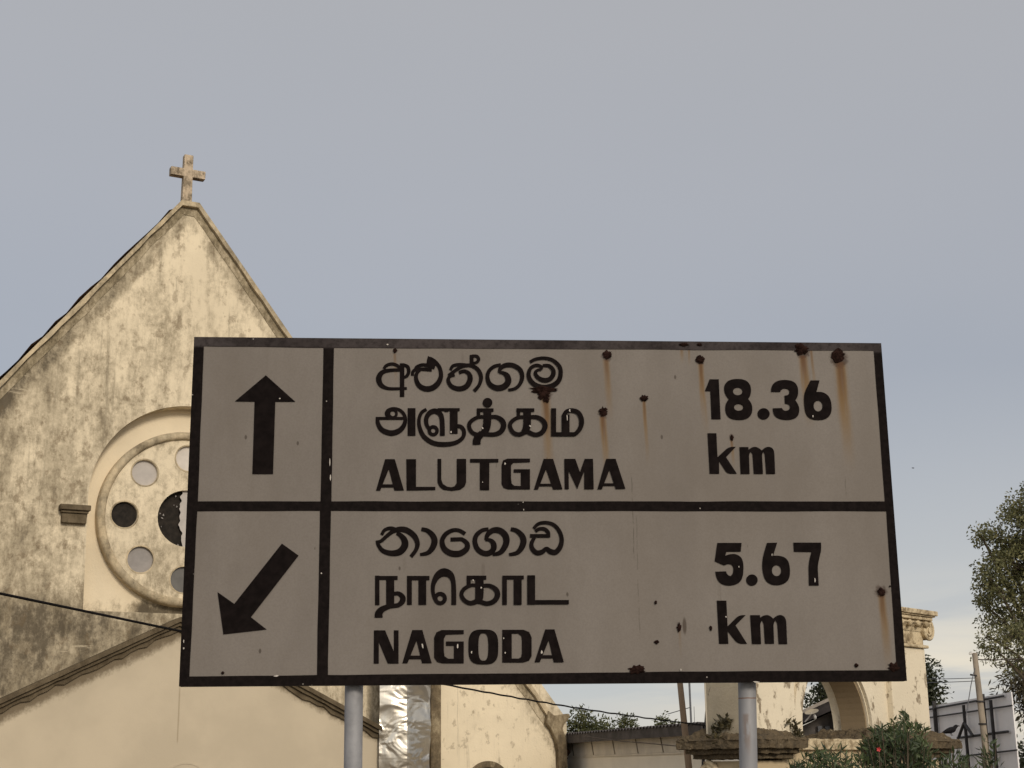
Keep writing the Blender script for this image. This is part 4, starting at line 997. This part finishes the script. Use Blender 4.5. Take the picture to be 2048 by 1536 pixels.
# ------------------------------------------------------------------ hoarding seen from behind
hb = 25.; c_ = at(2023, 1400, hb)
HB = Plane((c_.x, c_.y), -92.0)
hoard = thing('hoarding', 'large pale hoarding seen from its braced back behind the concrete pole', 'billboard', HB.o, HB.a)
TL = HB.px(1846, 1412); TR = HB.px(2022, 1384); BR = HB.px(2037, 1536)
kx = (BR[0]-TR[0])/(BR[1]-TR[1])
u0 = TL[0]-1.2; zt = TR[1]; lowz = .55
MB().prism([(u0, lowz), (BR[0]-kx*(BR[1]-lowz), lowz), (TR[0], zt), (u0, zt)], 0, .02).build('sheet', M['sheet'], hoard)
def hbar(pa, pb, r=.022, nm='brace', y=-.05):
    a_, b_ = HB.px(*pa, y), HB.px(*pb, y)
    MB().tube([(a_[0], y, a_[1]), (b_[0], y, b_[1])], r, 6).build(nm, M['iron'], hoard)
def vbar(pa, pb, r=.03, nm='upright', y=-.08):
    a_, b_ = HB.px(*pa, y), HB.px(*pb, y)
    MB().box(a_[0]-r, a_[0]+r, y-r, y+r, 0, a_[1]).build(nm, M['iron'], hoard)
hbar((1851, 1420), (2007, 1392), .018); hbar((1853, 1436), (2024, 1411), .014)
hbar((1915, 1476), (2016, 1463), .022)
hbar((1920, 1513), (2034, 1500), .014)
vbar((1868, 1402), (0, 0), .034, y=-.06); vbar((1927, 1410), (0, 0), .024); vbar((1964, 1388), (0, 0), .034, y=-.09); vbar((1981, 1400), (0, 0), .024)
hbar((1928, 1446), (1917, 1476), .028, y=-.14); hbar((1930, 1448), (1946, 1472), .028, y=-.14)

# ------------------------------------------------------------------ long shed and the house behind
c_ = at(1400, 1450, 26)
SH = Plane((c_.x, c_.y), -73.4)
shed = thing('long_shed', 'long low shed with cream wall and dark corrugated eaves between church and gateway', 'shed', SH.o, SH.a)
ze = SH.px(1370, 1451)[1]; x0, x1 = -11., .8
mb = MB(); n_ = 420
i0 = len(mb.v)
for k in range(n_+1):
    x = x0+(x1-x0)*k/n_; d = .022*sin(x*2*pi/.16)
    mb.v += [(x, -.35, ze+d), (x, 1.5, ze+d-.10), (x, -.35, ze-.012+d)]
for k in range(n_):
    q = i0+3*k; mb.f += [(q, q+3, q+4, q+1), (q, q+2, q+5, q+3)]
mb.build('corrugated_roof', M['shedroof'], shed)
MB().box(x0, x1, -.33, -.30, ze-.19, ze-.008).build('fascia', M['shedroof'], shed)
mb = MB().box(x0, x1, -.02, .0, ze-.44, ze-.15); bd = mb.build('eave_board', M['shedboard'], shed)
k = x0+.6
while k < x1: MB().prism([(k, ze-.44), (k+.035, ze-.44), (k-.09, ze-.16), (k-.125, ze-.16)], -.03, -.022).build('batten', M['batten'], shed); k += 1.25
MB().box(x0, x1, -.03, -.0, ze-.475, ze-.445).build('batten', M['shedboard'], shed)
MB().box(x0, x1, .004, 1.4, -.1, ze-.16).build('shed_wall', M['shedwall'], shed)
# house with satellite dish, through the arch
c_ = at(1690, 1450, 42); hs = thing('house', 'dark-roofed house seen through the arch of the gateway', 'house', (c_.x, c_.y, 0), radians(-8))
HSP = Plane((c_.x, c_.y), -8)
va = HSP.px(1590, 1430); vb = HSP.px(1668, 1394); sl_ = (vb[1]-va[1])/(vb[0]-va[0]); pk = vb[0]+.55; zp = vb[1]+.55*sl_
el = va[0]-.25; ez = va[1]-.25*sl_
MB().prism([(el, ez), (pk, zp), (2*pk-el, ez), (2*pk-el, ez-.30), (pk, zp-.34), (el, ez-.30)], -.5, 7.).build('roof', M['houseroof'], hs)
MB().prism([(el-.02, ez+.03), (pk, zp+.035), (pk, zp-.06), (el-.02, ez-.06)], -.53, -.505).build('barge_board', M['fascia'], hs)
MB().prism([(el+.3, -.1), (2*pk-el-.3, -.1), (2*pk-el-.3, ez-.25), (pk, zp-.34), (el+.3, ez-.25)], .2, 6.5).build('wall', M['housewall'], hs)
zpst = HSP.px(1683, 1480)[1]
wl, wr = HSP.px(1668, 1450, -.1)[0], HSP.px(1700, 1450, -.1)[0]
MB().box(wl, wr, -.3, .15, -.1, HSP.px(1680, 1405)[1]).build('porch_pillar', M['white'], hs)
for x in (1640, 1655): 
    u_ = HSP.px(x, 1460, .18)[0]; MB().box(u_-.06, u_+.06, .1, .198, .8, HSP.px(x, 1452, .1)[1]).build('shutter', M['greyiron'], hs)
dc = at(1624, 1426, 40.8)
ds = thing('satellite_dish', 'tan satellite dish fixed to the dark eaves of the house', 'satellite dish', dc)
mb = MB(); n_ = 24; i0 = 0
nrm = Vector((-.25, -.32, .91)).normalized(); e1 = nrm.orthogonal().normalized(); e2 = nrm.cross(e1)
for j, rr in enumerate((0.0, .07, .13, .19)):
    for k in range(n_): mb.v.append(tuple((e1*cos(2*pi*k/n_)+e2*sin(2*pi*k/n_))*rr + nrm*(rr*rr*1.1)))
for j in range(3):
    for k in range(n_): mb.f.append((j*n_+k, j*n_+(k+1) % n_, (j+1)*n_+(k+1) % n_, (j+1)*n_+k))
mb.build('reflector', M['dish'], ds, True)
MB().tube([(.04, -.05, -.04), (.06, -.08, -.10), (.06, -.08, -.17)], [.03, .045, .03], 8).build('receiver', M['white'], ds, True)
MB().tube([(0, 0, 0), (-.08, .1, -.12), (-.16, .2, -.22)], .018, 6).build('arm', M['white'], ds)

# ------------------------------------------------------------------ birds
def crow(base):
    rnd = random.Random(2)
    t = thing('crow', 'black crow leaning forward on the right end of the mossy ledge', 'bird', base)
    P = [(-.235, .0, .035, .006), (-.16, 0, .055, .022), (-.09, 0, .078, .044), (-.01, 0, .098, .060), (.05, 0, .118, .056), (.085, 0, .146, .040), (.112, 0, .172, .036), (.135, 0, .180, .028), (.152, 0, .180, .014)]
    Q = spline(P, 5)
    mb = MB().tube([q[:3] for q in Q], [q[3] for q in Q], 12); mb.build('body', M['crow'], t, True)
    MB().tube([(.142, 0, .181), (.175, 0, .184), (.203, 0, .176)], [.013, .010, .002], 8).build('beak', M['iron'], t, True)
    for s_ in (-1, 1):
        q = spline([(.04, s_*.05, .135, .016), (-.06, s_*.056, .098, .026), (-.16, s_*.03, .058, .014), (-.215, s_*.012, .036, .004)], 5)
        MB().tube([p[:3] for p in q], [p[3] for p in q], 8).build('wing', M['crow'], t, True)
        MB().tube([(.01, s_*.022, .07), (.0, s_*.022, .035), (.012, s_*.022, .004), (.035, s_*.022, .003)], [.011, .006, .005, .004], 6).build('leg', M['iron'], t, True)
    return t
cu, cz_ = GT.px(1902, 1466, -.15)
crow_ = crow(GT.world(cu, -.15, GT.px(1904, 1471, -.15)[1])); crow_.rotation_euler = (0, 0, radians(10)); crow_.scale = (.74, .74, .74)
c = at(1826, 936, 90); fb = thing('flying_bird', 'tiny dark bird high in the open sky right of the sign', 'bird', c, radians(20))
MB().tube([(-.10, 0, 0), (0, 0, 0), (.09, 0, .01)], [.008, .035, .012], 8).build('body', M['crow'], fb, True)
for s_ in (-1, 1): MB().prism([(-.05, 0), (.05, 0), (.0, .03*s_)], -.002, .002).build('wing', M['crow'], fb)
